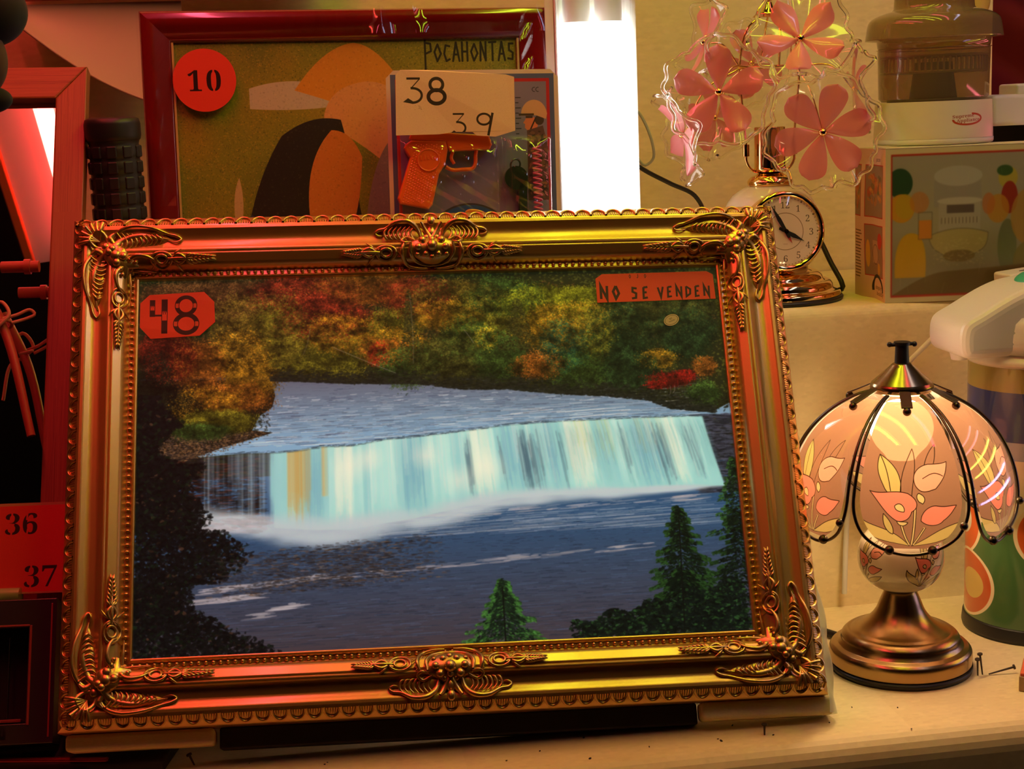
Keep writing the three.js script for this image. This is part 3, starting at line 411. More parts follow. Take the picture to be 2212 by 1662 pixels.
// ---------- glass petal lamp, lit ----------
// outline flowers shared by the glass panels, the ceramic ball: x -1..1, y 0..1 (down)
function tulips(x, S, ox, oy, lw, alpha = 1) {
  const T = (p) => [ox + p[0] * S, oy + p[1] * S];
  const path = (pts, fill, closed = true) => { x.beginPath(); const q = pts.map(T); x.moveTo(...q[0]); for (let i = 1; i + 2 < q.length; i += 3) x.bezierCurveTo(...q[i], ...q[i + 1], ...q[i + 2]); if (closed) x.closePath(); if (fill) { x.fillStyle = fill; x.fill(); } x.stroke(); };
  x.strokeStyle = `rgba(52,34,22,${alpha})`; x.lineWidth = lw; x.lineJoin = 'round';
  const leaf = `rgba(196,178,112,${alpha})`, bloom = `rgba(232,136,118,${alpha})`, bloomL = `rgba(238,164,140,${alpha})`, stem = `rgba(214,196,140,${alpha})`;
  // long leaves at the foot
  path([[0, 1], [-0.18, 0.93], [-0.5, 0.92], [-0.52, 0.64], [-0.40, 0.76], [-0.14, 0.72], [0, 1]], leaf);
  path([[0.02, 1], [0.16, 0.9], [0.26, 0.76], [0.55, 0.68], [0.50, 0.84], [0.36, 0.96], [0.02, 1]], leaf);
  // upright leaves
  path([[-0.26, 0.34], [-0.32, 0.22], [-0.36, 0.14], [-0.30, 0.0], [-0.14, 0.1], [-0.06, 0.22], [-0.10, 0.42], [-0.16, 0.42], [-0.22, 0.4], [-0.26, 0.34]], leaf);
  path([[-0.30, 0.0], [-0.24, 0.12], [-0.22, 0.22], [-0.20, 0.36]], null, false);
  path([[-0.10, 0.42], [-0.10, 0.2], [-0.04, 0.1], [0.04, -0.06], [0.1, 0.1], [0.02, 0.3], [0.02, 0.46]], null, false);
  path([[0.28, -0.1], [0.18, 0.0], [0.16, 0.1], [0.12, 0.3], [0.2, 0.26], [0.3, 0.1], [0.28, -0.1]], null);
  // stems
  for (const [a, b, c] of [[[-0.1, 0.66], [-0.06, 0.84], [0, 0.98]], [[0.06, 0.48], [0.05, 0.74], [0.02, 0.98]], [[0.16, 0.74], [0.1, 0.84], [0.04, 0.98]]]) { x.strokeStyle = stem; x.lineWidth = lw * 4; x.beginPath(); x.moveTo(...T(a)); x.quadraticCurveTo(...T(b), ...T(c)); x.stroke(); x.strokeStyle = `rgba(52,34,22,${alpha})`; x.lineWidth = lw; for (const d of [-0.012, 0.012]) { x.beginPath(); x.moveTo(...T([a[0] + d, a[1]])); x.quadraticCurveTo(...T([b[0] + d, b[1]]), ...T([c[0] + d, c[1]])); x.stroke(); } }
  // blooms
  path([[-0.42, 0.36], [-0.3, 0.4], [-0.18, 0.34], [-0.02, 0.38], [0.1, 0.44], [0.1, 0.52], [0.02, 0.56], [0.0, 0.64], [-0.06, 0.68], [-0.14, 0.66], [-0.24, 0.6], [-0.3, 0.5], [-0.42, 0.36]], bloom);
  path([[-0.16, 0.5], [-0.1, 0.44], [-0.04, 0.52], [-0.06, 0.56], [-0.12, 0.56], [-0.16, 0.54], [-0.16, 0.5]], stem);
  path([[0.06, 0.3], [0.02, 0.2], [0.08, 0.12], [0.2, 0.1], [0.3, 0.1], [0.34, 0.1], [0.4, 0.08], [0.4, 0.2], [0.36, 0.26], [0.28, 0.34], [0.2, 0.36], [0.12, 0.4], [0.06, 0.3]], bloomL);
  path([[0.14, 0.24], [0.22, 0.2], [0.26, 0.16], [0.36, 0.22]], null, false);
  path([[0.12, 0.66], [0.12, 0.56], [0.2, 0.5], [0.28, 0.5], [0.38, 0.52], [0.42, 0.5], [0.5, 0.5], [0.46, 0.56], [0.42, 0.62], [0.36, 0.66], [0.32, 0.72], [0.2, 0.74], [0.12, 0.66]], bloom);
  path([[0.1, 0.46], [0.06, 0.42], [0.08, 0.38], [0.1, 0.38], [0.16, 0.4], [0.18, 0.44], [0.14, 0.48], [0.1, 0.46]], stem);
  path([[-0.14, 0.66], [-0.12, 0.72], [-0.06, 0.74], [-0.02, 0.68], [-0.06, 0.66], [-0.1, 0.68], [-0.14, 0.66]], stem);
  path([[-0.28, 0.58], [-0.3, 0.7], [-0.24, 0.8], [-0.18, 0.82], [-0.16, 0.76], [-0.2, 0.66], [-0.28, 0.58]], leaf);
}
const panelPrint = tex(canvas(512, 640, (x, w, h) => {
  x.fillStyle = 'rgb(150,112,90)'; x.fillRect(0, 0, w, h);
  for (let i = 0; i < 5000; i++) { x.fillStyle = `rgba(${rnd() < 0.5 ? '162,124,100' : '138,100,80'},0.25)`; x.fillRect(rnd() * w, rnd() * h, 2, 2); }
  tulips(x, 360, 250, 262, 3);
}));
{
  const L = thing('petal_lamp', 'lit table lamp with six glass petal shade panels painted with pink tulips', 'lamp', [0.450, 0, 0]);
  // pedestal
  part('base_ring', lathe([[0.0, 0], [0.069, 0], [0.0700, 0.003], [0.0695, 0.0065], [0.0, 0.0065]]), M.black, L);
  part('base', lathe([[0.0, 0.006], [0.0680, 0.006], ...curve2([[0.0690, 0.008], [0.0692, 0.014], [0.0685, 0.020], [0.0655, 0.0235]], 4), ...curve2([[0.0610, 0.0250], [0.0580, 0.0290], [0.0565, 0.0335], [0.0520, 0.0375], [0.0480, 0.0385]], 5), ...curve2([[0.0455, 0.0400], [0.0400, 0.0425], [0.0310, 0.0490], [0.0240, 0.0580], [0.0195, 0.0690], [0.0160, 0.0770], [0.0145, 0.0795]], 6), [0.0148, 0.0815], [0.0, 0.0815]], 72), M.bronze, L);
  const bp = tex(canvas(1024, 512, (x, w, h) => { x.fillStyle = 'rgb(228,218,190)'; x.fillRect(0, 0, w, h); for (let i = 0; i < 4; i++) { x.save(); x.translate(128 + i * 256, 130); x.rotate(0.25); x.scale(0.62, 1); tulips(x, 250, 0, 0, 4); x.restore(); } }));
  const cb = part('ceramic_ball', put(lathe(curve2([[0.0150, 0.0810], [0.0280, 0.0850], [0.0385, 0.0980], [0.0415, 0.1130], [0.0385, 0.1290], [0.0290, 0.1400], [0.0190, 0.1440]], 8), 64), [0, 0, 0], [0, 1.25, 0]), mat({ map: bp, roughness: 0.16, clearcoat: 1, clearcoatRoughness: 0.05 }), L, 'cream ceramic ball with painted tulip sprigs');
  part('collar', cyl(0.0165, 0.0165, 0.004, [0, 0.0815, 0]), M.darkMetal, L); part('collar', cyl(0.0200, 0.0200, 0.004, [0, 0.1445, 0]), M.darkMetal, L); part('stem', cyl(0.007, 0.009, 0.04, [0, 0.165, 0]), M.darkMetal, L);
  part('power_cord', tube([[-0.026, 0.0046, -0.064], [-0.04, 0.005, -0.090], [-0.065, 0.008, -0.115], [-0.12, 0.02, -0.13], [-0.17, 0.005, -0.14]], 0.0042, 30, 8), M.black, L, 'thick black power cord');
  // bulb
  part('socket', [cyl(0.015, 0.013, 0.034, [0, 0.195, 0]), cyl(0.017, 0.017, 0.004, [0, 0.180, 0])], M.darkMetal, L);
  const bulbM = mat({ color: lin(1, 0.9, 0.75), emissive: lin(1.0, 0.68, 0.36), emissiveIntensity: 29, roughness: 0.4 });
  part('bulb', lathe(curve2([[0.012, 0.208], [0.0155, 0.215], [0.0255, 0.227], [0.0300, 0.241], [0.0260, 0.256], [0.0130, 0.267], [0.0, 0.2690]], 5), 32), bulbM, L);
  const pl = new THREE.PointLight(lin(1.0, 0.52, 0.19), BULB); pl.position.set(0.45, 0.242, 0); pl.shadow.radius = 1.0; pl.castShadow = true; pl.name = 'bulb_light'; scene.add(pl);
  // cap and finial
  part('cap', lathe([...curve2([[0.0, 0.306], [0.008, 0.3055], [0.012, 0.302], [0.020, 0.2945], [0.0285, 0.2870]], 5), ...curve2([[0.0285, 0.2870], [0.0300, 0.2835], [0.0290, 0.2795], [0.0270, 0.2775]], 4)], 48), mat({ color: lin(0.34, 0.24, 0.12), metalness: 1, roughness: 0.22 }), L);
  part('finial', [cyl(0.0062, 0.0070, 0.019, [0, 0.3145, 0]), cyl(0.0078, 0.0078, 0.003, [0, 0.3245, 0]), cyl(0.0018, 0.0018, 0.026, [0, 0.3235, 0], [0, 0, Math.PI / 2], 10), ball(0.0026, [0.0125, 0.3230, 0], 1, 10, 8), ball(0.0026, [-0.0125, 0.3240, 0], 1, 10, 8)], M.black, L);
  // petal panels
  const RP = curve2([[0.027, 0.2795], [0.045, 0.2735], [0.068, 0.2600], [0.088, 0.2395], [0.1015, 0.2140], [0.1085, 0.1860], [0.1090, 0.1620], [0.1040, 0.1440]], 8);
  const rAt = (t) => { const f = t * (RP.length - 1), k = Math.min(Math.floor(f), RP.length - 2); return [RP[k][0] + (RP[k + 1][0] - RP[k][0]) * (f - k), RP[k][1] + (RP[k + 1][1] - RP[k][1]) * (f - k)]; };
  const hw = (t) => { const a = 0.495; return t < 0.66 ? a : a * Math.sqrt(Math.max(0, 1 - Math.pow((t - 0.66) / 0.34, 2))); };
  const at = (t, ang, off = 0) => { const [r, y] = rAt(t); const c = r * (0.5 + 0.5 * Math.cos(0.5) / Math.cos(ang)) + off; return [Math.sin(ang) * c, y + off * 0.4, Math.cos(ang) * c]; };
  const glassG = surf((u, v) => { const t = v, a = (u * 2 - 1) * hw(Math.min(0.9999, t)); return at(t, a); }, 18, 30);
  const frostG = surf((u, v) => { const t = 0.11 + v * 0.835, a = (u * 2 - 1) * Math.max(0, hw(Math.min(0.9999, t + 0.03)) - 0.045); return [...at(t, a, -0.0012), u, 1 - v]; }, 18, 30);
  // print uv: keep its shape across the petal
  { const p = frostG.attributes.position, u = frostG.attributes.uv; for (let i = 0; i < p.count; i++) u.setX(i, 0.5 + p.getX(i) / 0.118); }
  const edge = []; for (let i = 0; i <= 60; i++) { const f = i / 60, t = f < 0.5 ? 0.02 + f * 2 * 0.98 : 0.02 + (1 - f) * 2 * 0.98, tt = 1 - Math.pow(1 - t, 1.6); edge.push(at(tt, (f < 0.5 ? -1 : 1) * hw(Math.min(0.99999, tt)))); }
  const wireG = tube(edge, 0.00155, 140, 7);
  const frostM = mat({ map: panelPrint, transmission: 0.55, roughness: 0.90, clearcoat: 1, clearcoatRoughness: 0.03, ior: 1.5 });
  const knob = (t, a, r = 0.0042) => ball(r, at(t, a, 0.002), 1, 12, 10);
  for (let i = 0; i < 6; i++) {
    const pn = sub('shade_panel', L, [0, 0, 0], [0, -0.31 + (i * Math.PI) / 3, 0]);
    part('glass', glassG, M.clear, pn); part('frosted_print', frostG, frostM, pn); part('wire_edge', wireG, M.darkMetal, pn);
    part('clip', [rbox(0.0105, 0.026, 0.0016, 0.0007, [0, 0.2775, 0.0430], [-1.15, 0, 0]), knob(0.21, 0, 0.0040)], M.darkMetal, pn);
    part('knob', [knob(0.80, 0.47 * 0.93, 0.0038)], M.darkMetal, pn); part('knob', [knob(0.965, -0.19, 0.0044)], M.darkMetal, pn); part('knob', [knob(0.965, 0.19, 0.0044)], M.darkMetal, pn);
  }
}
// ---------- pump thermos ----------
{
  const T = thing('pump_thermos', 'white headed pump thermos with orange flower print beside the petal lamp', 'thermos', [0.628, 0, -0.075]);
  const body = tex(canvas(1024, 1024, (x, w, h) => {
    x.fillStyle = 'rgb(222,216,198)'; x.fillRect(0, 0, w, h);
    x.fillStyle = 'rgb(150,140,72)'; x.fillRect(0, 0, w, 96); x.fillStyle = 'rgb(38,62,128)'; x.fillRect(0, 96, w, 190); x.fillStyle = 'rgb(150,168,196)'; x.fillRect(0, 286, w, 70);
    x.fillStyle = 'rgb(66,104,58)'; x.fillRect(0, 620, w, 404);
    const U = (a) => ((a + 180) / 360) * 1024; // degrees round the body
    for (let k = -1; k < 4; k++) {
      const o = k * 300;
      x.fillStyle = 'rgb(160,34,20)'; x.fillRect(U(-40) + o + 12, 440, 110, 150); x.fillStyle = 'rgb(34,44,82)'; x.beginPath(); x.ellipse(U(-40) + o + 40, 470, 26, 60, 0, 0, 7); x.fill();
      const fl = (cx, cy, r, c) => { x.fillStyle = c; x.strokeStyle = 'rgb(226,206,170)'; x.lineWidth = 10; x.beginPath(); x.ellipse(cx, cy, r * 0.72, r, 0, 0, 7); x.fill(); x.stroke(); };
      fl(U(-38) + o, 640, 140, 'rgb(206,92,40)'); x.fillStyle = 'rgb(214,208,186)'; x.beginPath(); x.ellipse(U(-34) + o, 630, 52, 66, 0, 0, 7); x.fill();
      fl(U(-20) + o, 880, 130, 'rgb(190,84,40)'); x.fillStyle = 'rgb(200,170,90)'; x.beginPath(); x.ellipse(U(-14) + o, 880, 48, 60, 0, 0, 7); x.fill();
    }
  }));
  body.wrapS = THREE.RepeatWrapping;
  part('foot', lathe([[0, 0], [0.0705, 0], [0.0715, 0.004], [0.0705, 0.014], [0.0690, 0.016], [0, 0.016]]), M.black, T);
  const bm = mat({ map: body, roughness: 0.28, clearcoat: 0.7, clearcoatRoughness: 0.08 });
  part('body', put(new THREE.CylinderGeometry(0.0685, 0.0690, 0.272, 72, 1, true), [0, 0.151, 0], [0, 0, 0]), bm, T, 'metal body with blue and olive bands and orange flowers');
  part('neck', lathe([[0, 0.286], [0.0690, 0.286], [0.0700, 0.289], [0.0695, 0.293], [0.0640, 0.296], [0.0635, 0.300], [0, 0.300]]), M.white, T);
  part('head', [
    put(slab(smoothPts([[-0.100, 0.306], [-0.100, 0.325], [-0.096, 0.333], [-0.080, 0.342], [-0.045, 0.360], [-0.022, 0.367], [0.03, 0.369], [0.066, 0.360], [0.068, 0.330], [0.068, 0.300], [0.0, 0.297], [-0.060, 0.297], [-0.086, 0.297], [-0.096, 0.299]], 70), 0.068, 0.010, [], 4), [0, 0, -0.034]),
    lathe([[0, 0.299], [0.0655, 0.299], [0.0665, 0.309], [0.0655, 0.3105], [0.0665, 0.312], [0.0660, 0.320], [0.0645, 0.3215], [0.0655, 0.323], [0.0645, 0.330], [0.0600, 0.336], [0, 0.337]], 56),
    cyl(0.010, 0.008, 0.008, [-0.085, 0.295, 0]),
  ], M.white, T, 'white plastic pump head with a spout');
  part('push_button', put(lathe(curve2([[0.0, 0.012], [0.022, 0.0115], [0.036, 0.0085], [0.042, 0.003], [0.042, 0]], 5)), [0.018, 0.3655, 0], [0, 0, 0.02], [1, 1, 0.8]), mat({ color: lin(0.05, 0.42, 0.24), roughness: 0.35 }), T, 'green push button on top');
  part('pivot_screw', cyl(0.0052, 0.0052, 0.004, [-0.048, 0.331, 0.0345], [Math.PI / 2, 0, 0]), M.black, T);
}

// ---------- clock lamp with acrylic flowers ----------
const pinkPetal = mat({ color: lin(0.90, 0.30, 0.34), transmission: 0.45, roughness: 0.45, clearcoat: 1, clearcoatRoughness: 0.04 });
const acrylicSolid = mat({ color: lin(0.98, 0.96, 0.94), transmission: 1, roughness: 0.02, ior: 1.49, thickness: 0.003 });
const acrylic = mat({ color: lin(0.97, 0.95, 0.92), transmission: 0.97, roughness: 0.05, ior: 1.49 });
function makeFlower(parent, pos, dir, R, petals, spin, phase) {
  const f = sub('flower', parent, pos); f.quaternion.setFromUnitVectors(V(0, 0, 1), V(...dir).normalize());
  const lobes = petals; const rim = (a) => 0.84 + 0.16 * Math.pow(Math.abs(Math.cos(((a - spin) * lobes) / 2)), 0.7) + 0.025 * Math.sin(a * lobes * 3 + phase);
  const dish = (r, a) => 0.16 * r * r + 0.13 * r * r * r * Math.cos(a * lobes + phase) + 0.05 * r * r * r * Math.sin(a * lobes * 2) - 0.05 * Math.sin(a * 2 + phase) * r * r;
  const P = (r, a, dz = 0) => [Math.cos(a) * r * R, Math.sin(a) * r * R, dish(r, a) * R + dz];
  part('clear_disc', surf((u, v) => { const a = u * 6.28319, r = v * rim(a); return P(r, a); }, 72, 10), acrylic, f, 'clear wavy acrylic rim');
  const e = []; for (let i = 0; i < 72; i++) { const a = (i / 72) * 6.28319; e.push(P(rim(a) * (1 + 0.02 * Math.sin(a * 17)), a)); }
  part('rim', tube(e, R * 0.036, 150, 8, true), acrylicSolid, f);
  for (let i = 0; i < petals; i++) {
    const c = spin + (i * 6.28319) / petals, up = (v) => 0.10 + 0.86 * Math.sin(Math.min(1, v * 1.05) * Math.PI * 0.62);
    const top = (u, v) => { const r = 0.05 + v * 0.78, w = 0.40 * up(v) * Math.sqrt(Math.max(0, 1 - Math.pow(Math.max(0, v - 0.72) / 0.28, 2))) * 0.62; const s = (u * 2 - 1) * w; const x = Math.cos(c) * r - Math.sin(c) * s, y = Math.sin(c) * r + Math.cos(c) * s; const q = P(Math.hypot(x, y), Math.atan2(y, x), R * (0.02 + 0.05 * (1 - Math.pow(u * 2 - 1, 2)))); return q; };
    part('petal', surf(top, 8, 14), pinkPetal, f);
  }
  part('bead', ball(R * 0.075, [0, 0, R * 0.06], 1, 14, 10), M.brass, f);
  return f;
}
{
  const K = thing('clock_lamp', 'brass clock lamp with a round dial and pink acrylic flowers, on the upper shelf', 'lamp', [0.4125, 0.336, -0.28]);
  part('foot_ring', lathe([[0, 0], [0.0790, 0], [0.0800, 0.003], [0.0785, 0.0055], [0, 0.0055]]), M.black, K);
  part('base', lathe([[0, 0.005], [0.0775, 0.005], ...curve2([[0.0775, 0.0065], [0.0765, 0.0105], [0.0720, 0.0120]], 3), ...curve2([[0.0690, 0.0135], [0.0680, 0.0180], [0.0650, 0.0215], [0.0600, 0.0225]], 4), ...curve2([[0.0580, 0.0240], [0.0560, 0.0280], [0.0520, 0.0315], [0.0460, 0.0330]], 4), [0.040, 0.038], [0, 0.038]], 72), M.brass, K);
  part('ball_body', lathe(curve2([[0.030, 0.0300], [0.046, 0.0420], [0.0555, 0.0620], [0.0568, 0.0800], [0.0530, 0.0990], [0.0430, 0.1170], [0.0280, 0.1270], [0.0200, 0.1290]], 8), 64), mat({ color: lin(0.74, 0.66, 0.52), roughness: 0.14, clearcoat: 1, clearcoatRoughness: 0.04 }), K, 'glossy cream ball body');
  const dial = canvas(512, 512, (x, w, h) => {
    x.fillStyle = 'rgb(226,206,186)'; x.fillRect(0, 0, w, h); x.translate(256, 256);
    x.strokeStyle = 'rgb(120,92,52)'; x.lineWidth = 4; x.beginPath(); x.arc(0, 0, 128, 0, 7); x.stroke();
    x.fillStyle = 'rgb(92,72,46)'; for (let i = 0; i < 60; i++) { const a = (i * Math.PI) / 30; x.beginPath(); x.arc(Math.sin(a) * 232, -Math.cos(a) * 232, i % 5 ? 3 : 6, 0, 7); x.fill(); }
    x.font = '62px serif'; x.textAlign = 'center'; x.textBaseline = 'middle'; x.fillStyle = 'rgb(70,54,34)'; for (let i = 1; i <= 12; i++) { const a = (i * Math.PI) / 6; x.fillText(String(i), Math.sin(a) * 186, -Math.cos(a) * 186 + 4); }
    x.strokeStyle = 'rgba(120,92,52,0.8)'; x.lineWidth = 2; x.beginPath(); x.moveTo(-16, 88); x.lineTo(16, 88); x.stroke();
  });
  const ck = sub('clock', K, [0, 0, 0]); ck.position.set(-0.002, 0.0805, 0.0525); ck.rotation.set(-0.10, -0.02, -0.03);
  part('dial', put(new THREE.CircleGeometry(0.0400, 48), [0, 0, 0.0045]), mat({ map: tex(dial), roughness: 0.45 }), ck, 'cream dial with black numerals');
  part('bezel', [torus(0.0405, 0.0032, [0, 0, 0.0050], [0, 0, 0], 64, 12), cyl(0.0415, 0.0435, 0.022, [0, 0, -0.007], [Math.PI / 2, 0, 0], 48)], M.brass, ck, 'polished brass bezel');
  part('crystal', put(new THREE.SphereGeometry(0.11, 32, 8, 0, 6.2832, 0, 0.365), [0, 0, -0.0965], [Math.PI / 2, 0, 0]), M.clear, ck);
  const hand = (len, w, ang, c, z, back = 0.008) => part('clock_hand', put(slab([[-w / 2, -back], [-w * 0.8, len * 0.45], [0, len], [w * 0.8, len * 0.45], [w / 2, -back]], 0.0005), [0, 0, z], [0, 0, -ang]), c, ck);
  hand(0.0235, 0.0030, 2.05, M.black, 0.0056); hand(0.0330, 0.0028, -0.52, M.black, 0.0066); hand(0.0150, 0.0022, 2.62, mat({ color: lin(0.5, 0.03, 0.02), roughness: 0.5 }), 0.0052, 0.003);
  part('clock_hub', cyl(0.0026, 0.0026, 0.003, [0, 0, 0.0072], [Math.PI / 2, 0, 0], 16), M.brass, ck);
  part('power_cord', tube([[0.046, 0.094, -0.050], [0.066, 0.070, -0.040], [0.076, 0.036, -0.015], [0.0825, 0.010, 0.006], [0.080, 0.003, -0.04], [0.058, 0.003, -0.14]], 0.0030, 40, 8), M.black, K, 'black power cord');
  // neck, socket cup and saddle
  part('neck', lathe([[0.0210, 0.1270], ...curve2([[0.0245, 0.1285], [0.0255, 0.1330], [0.0215, 0.1380], [0.0150, 0.1410]], 4), [0.0120, 0.1435], [0.0, 0.1435]]), M.brass, K);
  part('socket_cup', lathe([[0, 0.1440], [0.0170, 0.1440], [0.0180, 0.1470], [0.0175, 0.1490], [0.0172, 0.1920], [0.0165, 0.1930], [0.0, 0.1930]], 48), M.brass, K, 'polished brass socket cup');
  const rod = (pts, r = 0.0013) => tube(pts, r, 30, 7);
  part('saddle', [rod([[-0.0270, 0.1660, 0], [-0.0275, 0.1560, 0.001], [-0.020, 0.1455, 0], [0, 0.1440, 0], [0.020, 0.1455, 0], [0.0275, 0.1560, 0.001], [0.0270, 0.1660, 0]], 0.0016), ...[-1, 1].map((s) => cyl(0.0038, 0.0038, 0.013, [s * 0.0275, 0.1680, 0]))], M.brass, K);
  const ringY = 0.2580, rods = [];
  for (const s of [-1, 1]) rods.push(rod([[s * 0.0270, 0.172, 0], [s * 0.031, 0.215, 0], [s * 0.034, ringY, 0], [s * 0.024, 0.300, 0], [s * 0.006, 0.3150, 0]]));
  for (const s of [-1, 1]) rods.push(rod([[0, 0.315, 0], [0.004, 0.300, s * 0.024], [0.0, ringY, s * 0.034]]));
  part('harp', [...rods, torus(0.034, 0.0014, [0, ringY, 0], [Math.PI / 2, 0, 0], 48, 7)], M.brass, K);
  part('top_cap', [lathe([[0, 0.3280], [0.004, 0.3275], [0.006, 0.322], [0.013, 0.3165], [0.0175, 0.3120], [0.0, 0.3115]]), lathe([[0, 0.3430], [0.0030, 0.3415], [0.0045, 0.336], [0.0030, 0.331], [0.004, 0.3285], [0, 0.328]])], M.brass, K);
  // flowers: position, facing, radius, petals, spin
  const FL = [[[-0.0720, 0.2330, 0.050], [-0.42, -0.02, 1], 0.060, 5, 0.30, 0.5], [[0.0400, 0.1860, 0.058], [-0.25, -0.10, 1], 0.064, 6, 0.25, 1.2], [[0.0200, 0.2840, 0.046], [-0.20, 0.55, 0.8], 0.058, 5, 0.75, 2.2], [[-0.1000, 0.1900, 0.010], [-1, -0.30, 0.05], 0.054, 5, 0.1, 0.9], [[-0.0720, 0.2860, 0.004], [-0.94, 0.30, 0.02], 0.052, 5, 0.6, 1.8], [[0.0800, 0.2300, 0.042], [1, 0.08, 0.20], 0.052, 5, 0.3, 0.2], [[0.000, 0.2640, -0.062], [0.1, 0.1, -1], 0.050, 5, 0.2, 0.6], [[-0.045, 0.2050, -0.055], [-0.6, -0.1, -1], 0.050, 5, 0.5, 1.6]];
  const st = [];
  for (const [p, d, r, n, sp, ph] of FL) { makeFlower(K, p, d, r, n, sp, ph); const a = Math.atan2(p[2], p[0]); st.push(rod([[Math.cos(a) * 0.034, ringY, Math.sin(a) * 0.034], [p[0] * 0.75, (ringY + p[1]) / 2 + 0.012, p[2] * 0.75], p], 0.0011)); }
  part('flower_stem', st, M.brass, K);
}
// ---------- juicer box and juicer ----------
const soften = (c, px) => canvas(c.width, c.height, (x) => { x.filter = `blur(${px}px)`; x.drawImage(c, 0, 0); });
const boxFront = soften(canvas(1024, 860, (x, w, h) => {
  x.fillStyle = 'rgb(216,208,160)'; x.fillRect(0, 0, w, h); x.fillStyle = 'rgb(176,46,26)'; x.fillRect(34, 30, w - 60, h - 60);
  const g = x.createLinearGradient(0, 30, 0, h); g.addColorStop(0, 'rgb(160,158,140)'); g.addColorStop(0.5, 'rgb(156,156,128)'); g.addColorStop(0.75, 'rgb(136,134,104)'); x.fillStyle = g; x.fillRect(42, 40, w - 80, h - 82);
  const blob = (cx, cy, rx, ry, c, a = 1) => { x.globalAlpha = a; x.fillStyle = c; x.beginPath(); x.ellipse(cx, cy, rx, ry, 0, 0, 7); x.fill(); x.globalAlpha = 1; };
  x.save(); x.beginPath(); x.rect(42, 40, w - 80, h - 82); x.clip();
  blob(90, 190, 78, 82, 'rgb(44,78,48)'); blob(100, 330, 80, 80, 'rgb(196,148,40)'); blob(120, 320, 60, 70, 'rgb(180,160,40)', 0.7); blob(210, 300, 60, 60, 'rgb(190,120,50)', 0.6);
  x.fillStyle = 'rgb(196,160,30)'; x.beginPath(); x.moveTo(60, 720); x.bezierCurveTo(50, 560, 90, 470, 160, 470); x.bezierCurveTo(250, 470, 260, 600, 250, 720); x.fill();
  blob(760, 180, 60, 62, 'rgb(176,168,70)'); blob(740, 140, 50, 30, 'rgb(60,96,50)'); blob(770, 290, 52, 90, 'rgb(150,54,34)'); blob(700, 350, 70, 80, 'rgb(190,140,40)', 0.8); blob(640, 320, 40, 60, 'rgb(186,110,50)', 0.7); blob(760, 560, 60, 150, 'rgb(112,122,84)'); blob(900, 400, 120, 160, 'rgb(176,140,60)', 0.8); blob(920, 650, 120, 120, 'rgb(128,120,60)', 0.8);
  // the machine: dome, column, ribbed bowl, juice glass
  x.strokeStyle = 'rgba(70,66,54,0.8)'; x.lineWidth = 3;
  x.fillStyle = 'rgb(150,150,138)'; x.beginPath(); x.moveTo(300, 330); x.lineTo(300, 190); x.bezierCurveTo(330, 120, 560, 120, 590, 190); x.lineTo(600, 330); x.closePath(); x.fill();
  blob(450, 160, 150, 56, 'rgb(176,178,164)'); x.fillStyle = 'rgb(164,164,146)'; x.fillRect(330, 300, 260, 190); x.fillStyle = 'rgb(96,88,80)'; x.fillRect(380, 320, 170, 46); blob(460, 298, 140, 20, 'rgb(182,182,164)');
  for (let i = 0; i < 22; i++) { x.fillStyle = i % 2 ? 'rgb(176,172,150)' : 'rgb(120,114,94)'; x.fillRect(345 + i * 11, 390, 6, 34); }
  x.fillStyle = 'rgba(168,160,100,0.9)'; x.beginPath(); x.moveTo(270, 490); x.quadraticCurveTo(450, 420, 640, 480); x.quadraticCurveTo(640, 560, 590, 580); x.quadraticCurveTo(440, 660, 330, 580); x.quadraticCurveTo(280, 560, 270, 490); x.fill(); x.stroke();
  blob(460, 606, 100, 34, 'rgb(120,106,60)'); x.strokeRect(205, 356, 84, 150); x.fillStyle = 'rgb(200,136,50)'; x.fillRect(207, 400, 80, 104);
  for (let i = 0; i < 240; i++) blob(rr(300, 620), rr(500, 660), rr(1, 10), rr(1, 3), 'rgb(206,196,140)', 0.35);
  x.fillStyle = 'rgb(112,98,50)'; x.beginPath(); x.moveTo(42, 818); x.bezierCurveTo(160, 760, 260, 690, 420, 690); x.lineTo(1000, 660); x.lineTo(1000, 818); x.fill();
  for (let i = 0; i < 60; i++) { x.strokeStyle = `rgba(216,208,170,${rr(0.1, 0.4)})`; x.lineWidth = rr(0.6, 2); const a = rr(60, 960), b = rr(60, 800); x.beginPath(); x.moveTo(a, b); x.lineTo(a + rr(-20, 20), b + rr(10, 70)); x.stroke(); }
  x.restore();
}), 3);
